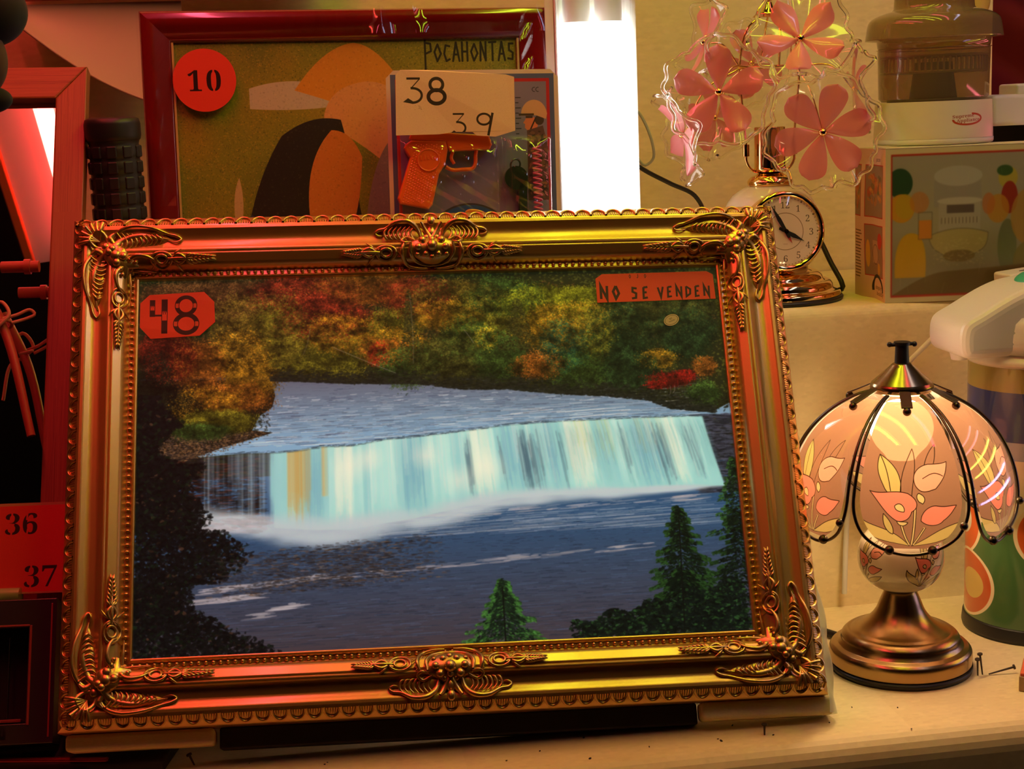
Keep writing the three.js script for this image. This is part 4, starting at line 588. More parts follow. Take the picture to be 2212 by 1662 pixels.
const boxSide = canvas(400, 860, (x, w, h) => {
  x.fillStyle = 'rgb(222,186,150)'; x.fillRect(0, 0, w, h);
  const pane = (a, b, c, d) => { x.fillStyle = 'rgb(180,44,30)'; x.fillRect(a, b, c, d); x.fillStyle = 'rgb(150,122,92)'; x.fillRect(a + 5, b + 6, c - 10, d - 12); };
  pane(130, 90, 230, 300); pane(-20, 90, 120, 300); pane(130, 430, 230, 300);
  for (let i = 0; i < 50; i++) { x.fillStyle = ['rgb(206,120,40)', 'rgb(190,70,30)', 'rgb(96,96,48)', 'rgb(214,150,60)'][i % 4]; x.globalAlpha = 0.5; x.beginPath(); x.ellipse(rr(160, 330), rr(150, 300), rr(6, 26), rr(8, 30), rr(-1, 1), 0, 7); x.fill(); x.beginPath(); x.ellipse(rr(10, 80), rr(130, 330), rr(4, 14), rr(8, 30), 0, 0, 7); x.fill(); x.globalAlpha = 1; }
  x.fillStyle = 'rgb(186,150,110)'; x.fillRect(200, 520, 90, 130); x.fillStyle = 'rgb(190,50,34)'; x.beginPath(); x.ellipse(315, 520, 32, 46, 0, 0, 7); x.fill(); x.fillStyle = 'rgb(206,160,50)'; x.beginPath(); x.ellipse(160, 600, 18, 80, 0, 0, 7); x.fill(); x.beginPath(); x.ellipse(300, 680, 20, 34, 0, 0, 7); x.fill(); x.strokeStyle = 'rgb(90,66,40)'; x.lineWidth = 4; x.beginPath(); x.ellipse(246, 600, 46, 56, 0, 0, 7); x.stroke();
  x.fillStyle = 'rgb(120,84,56)'; for (let i = 0; i < 16; i++) x.fillRect(12, 470 + i * 18, rr(70, 100), 7);
  x.font = 'bold 24px sans-serif'; x.fillStyle = 'rgb(70,40,24)'; x.fillText('JUICER', 230, 72);
  x.strokeStyle = 'rgb(42,32,26)'; x.lineWidth = 20; x.beginPath(); x.arc(270, 800, 78, Math.PI * 0.95, Math.PI * 2.05); x.stroke();
  x.font = 'italic bold 32px serif'; x.fillStyle = 'rgb(90,54,30)'; x.fillText('simply', 222, 800); x.fillText('healthy', 240, 834);
});
{
  const B = thing('juicer_box', 'worn cardboard box printed with a juicer and fruit, on the upper shelf', 'box', [0.605, 0.336, -0.223], [0, -0.1467, 0]);
  const w = 0.176, h = 0.165, d = 0.090;
  const g = new THREE.BoxGeometry(w, h, d, 6, 6, 4), p = g.attributes.position; for (let i = 0; i < p.count; i++) { const x = p.getX(i), y = p.getY(i), z = p.getZ(i); const bx = 1 - Math.pow(2 * x / w, 2), by = 1 - Math.pow(2 * y / h, 2), bz = 1 - Math.pow(2 * z / d, 2); if (Math.abs(z) > d / 2 - 1e-6) p.setZ(i, z + Math.sign(z) * 0.002 * bx * by); if (Math.abs(x) > w / 2 - 1e-6) p.setX(i, x + Math.sign(x) * 0.003 * bz * by + (z < 0 && x < 0 ? -0.012 * (0.5 - z / d) : 0)); } g.computeVertexNormals();
  const side = mat({ map: tex(boxSide), roughness: 0.6 }), front = mat({ map: tex(boxFront), color: lin(0.72, 0.72, 0.66), roughness: 0.35, clearcoat: 0.4, clearcoatRoughness: 0.2 }), plain = mat({ color: lin(0.62, 0.55, 0.36), roughness: 0.7 });
  const m = new THREE.Mesh(g.translate(0, h / 2, 0), [side, side, plain, plain, front, plain]); m.name = 'carton'; m.castShadow = m.receiveShadow = true; B.add(m);
  part('flap', [rbox(w + 0.001, 0.0016, d * 0.5, 0.0006, [0, h + 0.0010, d * 0.25])], plain, B);
}
{
  const J = thing('juicer', 'electric juicer with a smoky clear lid and white base, standing on the juicer box', 'juicer', [0.590, 0.5035, -0.250]);
  const smoke = mat({ color: lin(0.50, 0.40, 0.24), transmission: 0.80, roughness: 0.07, ior: 1.5, thickness: 0 });
  const logo = canvas(2048, 256, (x, w, h) => { x.fillStyle = 'rgb(220,212,188)'; x.fillRect(0, 0, w, h); x.save(); x.translate(1090, 128); x.rotate(-0.06); x.strokeStyle = 'rgb(184,70,36)'; x.lineWidth = 13; x.beginPath(); x.ellipse(0, 0, 92, 36, 0, -1.3, 3.25); x.stroke(); x.fillStyle = 'rgb(150,52,28)'; x.font = 'bold 30px serif'; x.textAlign = 'center'; x.fillText('Supreme', -28, -12); x.fillText('Appliance', 2, 18); x.restore(); });
  const baseM = mat({ map: tex(logo), roughness: 0.32 });
  part('base', [put(new THREE.CylinderGeometry(0.0625, 0.0640, 0.040, 64, 1, true), [0, 0.026, 0], [0, Math.PI + 0.0, 0])], baseM, J, 'white base with a red lettered logo');
  part('base_shell', [lathe([[0, 0.046], [0.0610, 0.046], [0.0625, 0.0445]]), lathe([[0, 0], [0.0635, 0], [0.0645, 0.002], [0.0645, 0.0055], [0.0630, 0.0062], [0.0640, 0.0068]])], M.white, J);
  part('bowl', [lathe([[0.0555, 0.0465], [0.0590, 0.0500], [0.0595, 0.0800], [0.0600, 0.1020], [0.0620, 0.1030]], 56)], smoke, J, 'smoky clear bowl');
  const ribs = []; for (let i = 0; i < 56; i++) { const a = (i / 56) * 6.2832; ribs.push(a); }
  const strainM = mat({ color: lin(0.55, 0.47, 0.34), roughness: 0.4 }), ribG = rbox(0.0022, 0.015, 0.0022, 0.0009, [0, 0, 0], [0, 0, 0], 1);
  const strainer = part('strainer', [lathe([[0.0540, 0.0760], [0.0572, 0.0770], [0.0572, 0.0785], [0.0540, 0.0790]]), lathe([[0.0540, 0.0930], [0.0575, 0.0935], [0.0575, 0.0955], [0.0540, 0.0960]])], strainM, J);
  for (const a of ribs) { const r = part('rib', ribG, strainM, strainer); r.position.set(Math.sin(a) * 0.0565, 0.0855, Math.cos(a) * 0.0565); r.rotation.y = a; }
  part('motor_hub', [cyl(0.020, 0.026, 0.040, [0, 0.068, 0]), cyl(0.050, 0.050, 0.003, [0, 0.0475, 0])], mat({ color: lin(0.06, 0.025, 0.02), roughness: 0.4 }), J);
  part('lid', [lathe([[0.0585, 0.1015], [0.0600, 0.1050], [0.0610, 0.1120], ...curve2([[0.0735, 0.1130], [0.0725, 0.1200], [0.0700, 0.1320], [0.0660, 0.1365], [0.0560, 0.1410], [0.0450, 0.1440]], 5), ...curve2([[0.0430, 0.1460], [0.0410, 0.1640], [0.0380, 0.1690], [0.0330, 0.1700]], 4), [0, 0.1710]], 64)], smoke, J, 'stepped smoky clear lid');
  part('side_spout', [rbox(0.060, 0.034, 0.050, 0.005, [0.088, 0.033, 0.0]), rbox(0.030, 0.014, 0.044, 0.003, [0.102, 0.054, 0])], M.white, J);
}
// plug strip end with its white cord on the edge of the upper step
{
  const S = thing('socket_strip', 'white extension socket end lying on the edge of the upper shelf', 'socket', [0.655, 0.3362, -0.122]);
  S.rotation.y = 0.1;
  S.position.set(0.652, 0.357, -0.145);
  part('socket_body', [rbox(0.062, 0.026, 0.034, 0.003)], M.white, S);
  part('socket_hole', [box(0.008, 0.0006, 0.002, [-0.008, 0.0132, 0.004]), box(0.008, 0.0006, 0.002, [0.006, 0.0132, 0.007])], M.black, S);
  S.rotation.z = 0.08;
}
tag(part('white_cord', tube([[0.622, 0.354, -0.148], [0.606, 0.353, -0.148], [0.585, 0.335, -0.150], [0.555, 0.305, -0.155], [0.520, 0.270, -0.16], [0.490, 0.235, -0.165], [0.470, 0.19, -0.168], [0.46, 0.10, -0.17], [0.455, 0.02, -0.165]], 0.0030, 60, 8), M.cordWhite), 'white cord hanging from the socket end down behind the petal lamp', 'cord');

// nails and scraps on the lower shelf
{
  const nailM = mat({ color: lin(0.06, 0.045, 0.035), metalness: 0.7, roughness: 0.5 });
  const nail = (p, r, len, label) => { const n = thing('nail', label, 'nail', p, r, 'nails on the lower shelf'); part('shank', put(new THREE.CylinderGeometry(0.0011, 0.0007, len, 8), [0, len / 2, 0]), nailM, n); part('nail_head', cyl(0.0026, 0.0026, 0.0012, [0, len, 0], [0, 0, 0], 10), nailM, n); return n; };
  nail([0.5110, -0.002, 0.0440], [0.15, 0, 0.10], 0.020, 'dark nail standing nearest to the petal lamp base');
  nail([0.5165, -0.002, 0.0430], [0.05, 0, 0.16], 0.024, 'tallest dark nail, standing between two others beside the petal lamp');
  nail([0.5210, 0.0012, 0.0465], [0.2, 0, -1.36], 0.026, 'dark nail lying over towards the red topped box');
  nail([0.2690, -0.003, 0.1280], [0.0, 0, 0.0], 0.013, 'short dark nail in front of the right foam pad');
  nail([-0.2350, -0.003, 0.0700], [0.0, 0, 0.35], 0.014, 'short dark nail in front of the left foam pad');
  const scraps = []; for (let i = 0; i < 26; i++) { const x = rr(-0.25, 0.56), z = rr(0.075, 0.15); scraps.push(put(new THREE.IcosahedronGeometry(rr(0.0005, 0.0012), 0), [x, 0.0006, z], [rr(0, 3), rr(0, 3), 0], [1.6, 0.5, 1])); }
  const s = part('shelf_grit', scraps, M.dark); tag(s, 'dark specks of grit scattered along the lower shelf', 'grit', null, 'stuff');
}
{
  const b = thing('matchbox', 'small box with a red lid at the right end of the lower shelf', 'box', [0.568, 0, 0.085], [0, -0.55, 0]);
  part('tray', rbox(0.060, 0.015, 0.050, 0.001, [0, 0.0075, 0]), mat({ color: lin(0.42, 0.30, 0.16), roughness: 0.7 }), b);
  const lid = tex(canvas(256, 256, (x, w, h) => { x.fillStyle = 'rgb(214,96,56)'; x.fillRect(0, 0, w, h); for (let i = 0; i < 40; i++) { x.fillStyle = i % 2 ? 'rgb(222,116,76)' : 'rgb(196,76,44)'; x.fillRect(0, i * 7, w, 3); } }));
  part('lid', rbox(0.058, 0.003, 0.048, 0.0008, [0, 0.0165, 0]), mat({ map: lid, roughness: 0.5 }), b, 'striped red lid');
}

// ---------- upright white tube fixture ----------
{
  const F = thing('upright_tube_light', 'bright white upright tube light in a clear cover, behind the gold frame', 'tube light', [0.2200, 0.336, -0.30]);
  part('channel', [rbox(0.086, 0.50, 0.012, 0.002, [0, 0.25, -0.030]), rbox(0.0025, 0.50, 0.036, 0.001, [-0.0425, 0.25, -0.010]), rbox(0.0025, 0.50, 0.030, 0.001, [0.0425, 0.25, -0.012])], M.whitePaint, F);
  const glow = mat({ color: lin(0.9, 0.9, 0.88), emissive: lin(1.0, 0.97, 0.92), emissiveIntensity: 6, roughness: 0.3 });
  for (const s of [-1, 1]) { part('glowing_tube', put(new THREE.CapsuleGeometry(0.0172, 0.262, 8, 24), [s * 0.0178, 0.160, -0.002]), glow, F); part('tube_cap', [cyl(0.0150, 0.0150, 0.024, [s * 0.0178, 0.326, -0.002]), cyl(0.0020, 0.0020, 0.02, [s * 0.0178 + 0.005, 0.345, -0.002]), cyl(0.0020, 0.0020, 0.02, [s * 0.0178 - 0.005, 0.345, -0.002])], M.whitePaint, F); }
  part('clear_cover', [box(0.084, 0.50, 0.0012, [0, 0.25, 0.0195]), box(0.0014, 0.50, 0.034, [-0.0405, 0.25, 0.003]), box(0.0030, 0.50, 0.034, [0.0390, 0.25, 0.003]), box(0.0016, 0.50, 0.034, [0.0425, 0.25, 0.003])], M.clear, F);
  part('flap', rbox(0.0095, 0.50, 0.0016, 0.0006, [-0.0490, 0.25, 0.004], [0, -0.25, 0]), M.whitePaint, F, 'folded side flap of the light');
  const l = new THREE.RectAreaLight(lin(1.0, 0.97, 0.93), WHITE_TUBE, 0.066, 0.29); l.position.set(0.2200, 0.336 + 0.160, -0.2815); l.lookAt(0.2200, 0.496, 1); l.name = 'upright_tube_glow'; l.castShadow = true; scene.add(l);
}
tag(part('thin_cord', tube([[0.262, 0.500, -0.34], [0.285, 0.484, -0.34], [0.315, 0.468, -0.345], [0.345, 0.452, -0.35], [0.36, 0.42, -0.36], [0.35, 0.345, -0.38]], 0.0026, 40, 8), M.black), 'thin black cord sagging to the right of the upright tube light', 'cord');
tag(part('grey_cord_loop', tube([[0.272, 0.560, -0.35], [0.284, 0.545, -0.35], [0.296, 0.515, -0.352], [0.297, 0.497, -0.354], [0.287, 0.490, -0.356], [0.277, 0.505, -0.356], [0.273, 0.54, -0.354]], 0.0017, 40, 8), mat({ color: lin(0.4, 0.4, 0.34), roughness: 0.5 })), 'thin grey loop of cord right of the upright tube light', 'cord');

// ---------- red framed poster in film ----------
const stencil = (x, s, px, cx, cy, col, gaps = true, font = 'bold PXpx serif') => { x.font = font.replace('PX', px); x.textAlign = 'center'; x.textBaseline = 'middle'; x.fillStyle = col; x.fillText(s, cx, cy); };
{
  const P = thing('framed_poster', 'glossy dark red framed poster with a mottled olive print, behind the toy pack', 'poster', [-0.0535, 0.336, -0.285], [-0.10, 0, -0.021]);
  const w = 0.217, h = 0.337, rw = 0.032, lacquer = mat({ color: lin(0.16, 0.006, 0.006), roughness: 0.22, clearcoat: 1, clearcoatRoughness: 0.06 });
  const prof = [[0, 0], [0, 0.012], [0.003, 0.0165], [0.009, 0.018], [0.016, 0.0165], [0.024, 0.011], [0.029, 0.0095], [0.032, 0.006], [0.032, 0]];
  const bar = (k) => { const pos = [], idx = []; prof.forEach(([t, z]) => { const e = k < 2 ? [[-w + t, k ? t : h - t], [w - t, k ? t : h - t]] : [[(k === 2 ? -w + t : w - t), t], [(k === 2 ? -w + t : w - t), h - t]]; for (const [a, b] of e) pos.push(a, b, z); }); for (let i = 0; i < prof.length - 1; i++) { const a = 2 * i; idx.push(a, a + 2, a + 1, a + 1, a + 2, a + 3); } const g = new THREE.BufferGeometry(); g.setAttribute('position', new THREE.Float32BufferAttribute(pos, 3)); g.setIndex(idx); g.computeVertexNormals(); let s = 0; for (let i = 0; i < pos.length / 3; i++) s += g.attributes.normal.getZ(i); if (s < 0) { g.index.array.reverse(); g.computeVertexNormals(); } return g; };
  for (let k = 0; k < 4; k++) part('frame_bar', bar(k), lacquer, P);
  const iw = w - rw, poster = canvas(1400, 1030, (x, W, H) => {
    x.fillStyle = 'rgb(122,128,30)'; x.fillRect(0, 0, W, H);
    for (let i = 0; i < 60; i++) { const px = rnd() * W, py = rnd() * H, r = rr(60, 220), g = x.createRadialGradient(px, py, 0, px, py, r), c = [[150, 132, 28], [92, 108, 28], [150, 124, 24], [80, 92, 26]][i % 4]; g.addColorStop(0, `rgba(${c},0.5)`); g.addColorStop(1, `rgba(${c},0)`); x.fillStyle = g; x.fillRect(0, 0, W, H); }
    for (let i = 0; i < 26000; i++) { const c = [[180, 156, 36], [64, 76, 22], [140, 132, 32], [96, 104, 28], [186, 150, 40]][i % 5]; x.fillStyle = `rgba(${c},${rr(0.2, 0.6)})`; x.fillRect(rnd() * W, rnd() * H, rr(2, 6), rr(2, 6)); }
    // plain generic picture: bands of dark, tan and grey hills under a yellow one
    const hill = (c, pts) => { x.fillStyle = c; x.beginPath(); x.moveTo(...pts[0]); for (let i = 1; i + 1 < pts.length; i += 2) x.quadraticCurveTo(...pts[i], ...pts[i + 1]); x.closePath(); x.fill(); };
    hill('rgb(186,176,156)', [[300, 190], [420, 150], [560, 170], [660, 190], [760, 250], [520, 290], [300, 270], [300, 230], [300, 190]]);
    hill('rgb(204,138,34)', [[480, 200], [600, 30], [720, 16], [800, 20], [880, 130], [1000, 200], [1100, 420], [800, 300], [480, 200]]);
    hill('rgb(208,150,88)', [[590, 330], [600, 190], [760, 170], [880, 160], [1000, 330], [1000, 470], [900, 560], [760, 420], [590, 330]]);
    hill('rgb(128,118,104)', [[720, 1030], [740, 520], [860, 400], [960, 340], [1400, 420], [1400, 700], [1400, 1030], [1000, 1030], [720, 1030]]);
    hill('rgb(24,18,18)', [[230, 1030], [260, 620], [420, 380], [540, 290], [660, 320], [700, 480], [740, 800], [760, 900], [760, 1030], [500, 1030], [230, 1030]]);
    hill('rgb(196,116,44)', [[520, 720], [500, 480], [620, 360], [700, 360], [740, 470], [730, 620], [700, 720], [600, 760], [520, 720]]);
    hill('rgb(44,60,88)', [[230, 1030], [236, 700], [290, 690], [340, 740], [360, 1030], [300, 1030], [230, 1030]]);
    hill('rgb(188,164,112)', [[220, 700], [214, 600], [244, 540], [262, 610], [252, 700], [236, 720], [220, 700]]);
    for (let i = 0; i < 14000; i++) { x.fillStyle = `rgba(${rnd() < 0.5 ? '255,220,150' : '20,14,8'},${rr(0.02, 0.10)})`; x.fillRect(rnd() * W, rnd() * H, rr(2, 9), rr(2, 9)); }
    // hand lettering, with its long first stroke
    x.strokeStyle = 'rgb(26,22,16)'; x.lineWidth = 8; x.lineCap = 'round'; x.lineJoin = 'round';
    const word = 'POCAHONTAS', GL = { P: [[[0, 2.0], [0, -0.1]], [[0, 0], [0.5, 0.05], [0.55, 0.45], [0, 0.6]]], O: [[[0.3, 0.1], [0, 0.5], [0.25, 1], [0.6, 0.6], [0.3, 0.1]]], C: [[[0.55, 0.2], [0.2, 0.15], [0.05, 0.6], [0.25, 1], [0.55, 0.9]]], A: [[[0, 1], [0.3, 0], [0.6, 1]], [[0.12, 0.65], [0.48, 0.65]]], H: [[[0.02, 0], [0.02, 1]], [[0.5, 0], [0.5, 1]], [[0.02, 0.5], [0.5, 0.5]]], N: [[[0, 1], [0.05, 0], [0.5, 1], [0.52, 0]]], T: [[[0, 0.02], [0.6, 0]], [[0.3, 0], [0.3, 1]]], S: [[[0.5, 0.1], [0.15, 0.1], [0.15, 0.45], [0.5, 0.6], [0.45, 0.95], [0.05, 0.9]]] };
    let cx = 1012; for (const ch of word) { for (const s of GL[ch]) { x.beginPath(); s.forEach(([a, b], i) => (i ? x.lineTo(cx + a * 44, 20 + b * 74) : x.moveTo(cx + a * 44, 20 + b * 74))); x.stroke(); } cx += ch === 'P' ? 38 : 37.5; }
  });
  part('print', uvRect(new THREE.PlaneGeometry(2 * iw + 0.004, h - 2 * rw + 0.004).translate(0, h / 2, 0.003), -iw - 0.002, iw + 0.002, rw - 0.002, h - rw + 0.002), mat({ map: tex(poster), roughness: 0.5, clearcoat: 0.6, clearcoatRoughness: 0.1 }), P, 'olive mottled print with plain hills');
  part('backing', box(2 * w - 0.006, h - 0.006, 0.003, [0, h / 2, -0.0015]), M.dark, P);
  part('sight_strip', [box(0.0022, h - 2 * rw, 0.003, [-iw + 0.0005, h / 2, 0.0065]), box(0.0022, h - 2 * rw, 0.003, [iw - 0.0005, h / 2, 0.0065])], mat({ color: lin(0.5, 0.36, 0.14), roughness: 0.35 }), P);
  // shrink film: gathered in folds along the top bar, loose over the right bar
  part('shrink_film', [surf((u, v) => { const s = -w * 0.30 + u * (w * 1.28), k = Math.abs(Math.sin(u * 26)), y = h + 0.003 - v * 0.030; return [s, y - 0.006 * k * (1 - v), 0.0195 + 0.006 * k * (1 - v) * Math.sin(u * 9 + 1) + 0.003 * Math.sin(u * 40) * v]; }, 160, 8), surf((u, v) => { const x = w - 0.036 + u * 0.035, y = h - 0.004 - v * 0.22; return [x, y, 0.0215 - 0.011 * u + 0.0022 * Math.sin(v * 37 + u * 8) * Math.sin(u * 5)]; }, 10, 60), surf((u, v) => { const x = -w - 0.003 + u * 0.032, y = h - 0.004 - v * 0.20; return [x, y, 0.0215 - 0.009 * (1 - u) + 0.0016 * Math.sin(v * 23 + u * 6)]; }, 8, 50)], M.film, P, 'clear crinkled shrink film');
  // number disc hung on the poster
  const disc = canvas(512, 512, (x, W, H) => { x.fillStyle = 'rgb(226,62,44)'; x.fillRect(0, 0, W, H); for (let i = 0; i < 3000; i++) { x.fillStyle = `rgba(${rnd() < 0.5 ? '240,80,58' : '206,46,34'},0.3)`; x.fillRect(rnd() * W, rnd() * H, 3, 3); } stencil(x, '1', 236, 178, 262, 'rgb(34,8,8)', true, 'bold PXpx serif'); stencil(x, '0', 236, 330, 262, 'rgb(34,8,8)', true, 'bold PXpx serif'); x.fillStyle = 'rgb(226,62,44)'; x.fillRect(322, 120, 16, 280); });
  const g = put(new THREE.CylinderGeometry(0.0330, 0.0330, 0.002, 56), [0, 0, 0], [Math.PI / 2, 0, 0]); uvRect(g, -0.033, 0.033, -0.033, 0.033);
  const d = part('number_disc', g, mat({ map: tex(disc), roughness: 0.4, clearcoat: 0.7, clearcoatRoughness: 0.12 })); d.position.set(-0.2005, 0.6035, -0.300); d.rotation.set(-0.10, 0, -0.021);
  tag(d, 'round red paper disc numbered 10 at the corner of the poster', 'number tag');
}

// ---------- toy pistol blister pack ----------
{
  const K = thing('toy_pack', 'toy pistol blister pack with an orange pistol on a blue grey card', 'toy', [0.0725, 0.336, -0.232], [-0.10, 0, -0.028]);
  const w = 0.0915, h = 0.268;
  const cardTex = canvas(740, 1084, (x, W, H) => {
    x.fillStyle = 'rgb(214,190,176)'; x.fillRect(0, 0, W, H); x.fillStyle = 'rgb(84,92,138)'; x.fillRect(18, 18, W - 36, H); x.fillStyle = 'rgb(178,34,46)'; x.fillRect(38, 38, W - 76, H); x.fillStyle = 'rgb(128,116,150)'; x.fillRect(52, 52, W - 104, H);
    for (let i = 0; i < 50; i++) { const px = rr(60, 680), py = rr(60, H), r = rr(40, 150), g = x.createRadialGradient(px, py, 0, px, py, r), c = [[120, 120, 160], [140, 112, 136], [96, 140, 130], [110, 108, 140]][i % 4]; g.addColorStop(0, `rgba(${c},0.35)`); g.addColorStop(1, `rgba(${c},0)`); x.fillStyle = g; x.fillRect(52, 52, W - 104, H); }
    x.strokeStyle = 'rgb(50,46,60)'; x.lineWidth = 4; for (let i = 0; i < 9; i++) { x.beginPath(); x.moveTo(552, 120 + i * 22); x.lineTo(552 + (i % 2 ? 14 : 24), 120 + i * 22); x.stroke(); }
    x.lineWidth = 3; for (const c of [636, 652]) { x.beginPath(); x.arc(c, 86, 9, 1.2, 5.1); x.stroke(); }
    // child in a helmet and camouflage smock, seen from the side
    x.fillStyle = 'rgb(214,120,88)'; x.beginPath(); [[600, 196], [594, 214], [584, 228], [593, 233], [591, 248], [604, 262], [640, 264], [656, 212]].forEach((q, i) => (i ? x.lineTo(...q) : x.moveTo(...q))); x.fill();
    x.fillStyle = 'rgb(70,52,48)'; x.beginPath(); x.ellipse(655, 216, 20, 22, 0, 0, 7); x.fill(); x.fillRect(596, 198, 30, 10); x.strokeStyle = 'rgb(50,40,40)'; x.lineWidth = 6; x.beginPath(); x.moveTo(640, 206); x.lineTo(612, 264); x.stroke();
    x.fillStyle = 'rgb(206,156,120)'; x.beginPath(); x.moveTo(576, 190); x.bezierCurveTo(582, 116, 676, 104, 690, 190); x.lineTo(684, 212); x.lineTo(640, 196); x.lineTo(576, 198); x.fill(); x.fillStyle = 'rgb(70,50,44)'; x.fillRect(566, 188, 66, 9);
    x.fillStyle = 'rgb(96,66,66)'; x.beginPath(); x.moveTo(600, 260); x.lineTo(670, 240); x.lineTo(690, 330); x.lineTo(690, 560); x.lineTo(600, 560); x.fill();
    for (let i = 0; i < 90; i++) { x.fillStyle = ['rgb(150,96,80)', 'rgb(60,46,46)', 'rgb(120,84,70)'][i % 3]; x.beginPath(); x.ellipse(rr(604, 686), rr(262, 540), rr(4, 14), rr(3, 9), rr(0, 3), 0, 7); x.fill(); }
    x.fillStyle = 'rgb(46,86,150)'; x.strokeStyle = 'rgb(60,60,70)'; x.lineWidth = 8; x.beginPath(); x.arc(340, 760, 190, 0, 7); x.fill(); x.stroke();
    x.fillStyle = 'rgb(60,50,110)'; x.fillRect(52, 860, W - 104, 230); 
  });
  const card = uvRect(slab([[-w + 0.006, 0], [w - 0.006, 0], [w, 0.006], [w, h - 0.008], [w - 0.008, h], [-w + 0.008, h], [-w, h - 0.008], [-w, 0.006]], 0.0009), -w, w, 0, h);
  part('card', card, mat({ map: tex(cardTex), roughness: 0.4, clearcoat: 0.5, clearcoatRoughness: 0.12 }), K, 'printed backing card with red and blue border');
  const org = mat({ color: lin(0.80, 0.14, 0.02), roughness: 0.30, clearcoat: 0.6, clearcoatRoughness: 0.1 });
  // px of the photograph's pack are about 0.5 mm: pistol built in millimetres
  const gun = sub('toy_pistol', K, [-0.090, 0.110, 0.004]), mm = 0.001;
  const sl = (pts, d, b, z = 0) => put(slab(pts.map((p) => [p[0] * mm, p[1] * mm]), d * mm, b * mm, [], 3), [0, 0, z * mm]);
  part('barrel', [sl([[26, 94], [104, 88], [107, 78], [104, 73], [62, 72], [58, 82], [24, 84], [20, 86], [22, 92]], 11, 2.2, 0), put(cyl(5.2 * mm, 5.2 * mm, 48 * mm, [0, 0, 0], [0, 0, Math.PI / 2]), [82 * mm, 80 * mm, 7 * mm], [0, 0, -0.06])], org, gun);
  part('grip', [sl([[22, 84], [58, 83], [60, 74], [57, 58], [54, 54], [50, 48], [42, 16], [38, 12], [8, 18], [6, 24], [20, 66], [14, 76], [16, 80]], 12, 2.2, -0.5)], org, gun);
  const dots = []; for (let i = 0; i < 11; i++) for (let j = 0; j < 22; j++) { const y = 20 + j * 2.8 + (i % 2) * 1.4, x0 = 11 + (y - 20) * 0.27, x = x0 + i * 2.7; if (y < 80 && x < 52 && x > 10 && Math.hypot(x - 39, y - 63) > 12.5) dots.push(put(new THREE.OctahedronGeometry(0.9 * mm, 0), [x * mm, y * mm, 13.8 * mm], [0, 0, 0], [1, 1, 0.7])); }
  const kn = part('grip_knurling', dots, org, gun); kn.userData.kind = 'stuff';
  part('badge', [cyl(12 * mm, 12 * mm, 1.6 * mm, [39 * mm, 63 * mm, 13.6 * mm], [Math.PI / 2, 0, 0], 36), torus(11.2 * mm, 0.9 * mm, [39 * mm, 63 * mm, 14.4 * mm], [0, 0, 0], 36, 6), ...[0, 1, 2, 3, 4].map((i) => rbox(2 * mm, (i === 2 ? 3.5 : 5) * mm, 1.2 * mm, 0.3 * mm, [(31.5 + i * 3.6) * mm, (65 + (i % 2)) * mm, 14.5 * mm], [0, 0, 0.1 * i]))], org, gun, 'round raised badge');
  part('trigger_guard', [put(tube([[58, 56], [64, 53], [76, 53], [86, 54], [89, 58], [90, 68], [91, 74]].map((p) => [p[0] * mm, p[1] * mm, 6 * mm]), 2.1 * mm, 30, 8))], org, gun);
  part('trigger', put(tube([[66, 72], [64, 65], [67, 59]].map((p) => [p[0] * mm, p[1] * mm, 6 * mm]), 1.8 * mm, 12, 8)), org, gun);
  // whistle with its beaded chain
  const wh = sub('toy_whistle', K, [0.042, 0.135, 0.006]);
  part('whistle_body', [cyl(0.0125, 0.0125, 0.010, [0, 0.018, 0.004], [Math.PI / 2, 0, 0]), rbox(0.011, 0.036, 0.010, 0.002, [0.007, 0.000, 0.004]), torus(0.006, 0.0012, [0, 0.032, 0.004], [0.3, 0.4, 0], 20, 6)], mat({ color: lin(0.02, 0.035, 0.022), roughness: 0.22, clearcoat: 0.6 }), wh);
  const coil = []; for (let i = 0; i <= 300; i++) { const a = i * 0.42; coil.push([0.0235 + Math.cos(a) * 0.0042, -0.052 + i * 0.000345, 0.004 + Math.sin(a) * 0.0035]); }
  part('coiled_cord', tube(coil, 0.0011, 620, 5), mat({ color: lin(0.62, 0.10, 0.22), roughness: 0.25, clearcoat: 0.6 }), wh, 'coiled pink cord');
  part('cord_end', [rbox(0.010, 0.024, 0.008, 0.003, [0.0245, -0.060, 0.004])], M.blackGloss, wh);
  part('toy_badge', [put(slab(smoothPts([[-0.028, 0], [-0.022, 0.010], [-0.004, 0.011], [0.002, 0.017], [0.020, 0.014], [0.026, 0.002], [0.024, -0.010], [-0.026, -0.010]], 40), 0.003, 0.001), [-0.012, 0.104, 0.004])], mat({ color: lin(0.78, 0.28, 0.03), roughness: 0.25, clearcoat: 0.8 }), K, 'orange toy badge at the bottom of the pack');
  // moulded clear bubble
  const bub = (u, v) => { const x = -w + 0.008 + u * (2 * w - 0.016), y = 0.062 + v * 0.136, e = Math.min(1, 9 * Math.min(u, 1 - u, v, 1 - v)); const two = 1 - 0.75 * Math.exp(-Math.pow((u - 0.68) / 0.03, 2)); return [x, y, 0.0015 + 0.019 * Math.pow(e, 0.5) * two + 0.0018 * Math.sin(u * 31 + v * 17) * Math.sin(v * 23 + 2) * e]; };
  part('clear_bubble', surf(bub, 70, 60), M.film, K, 'clear moulded plastic bubble');
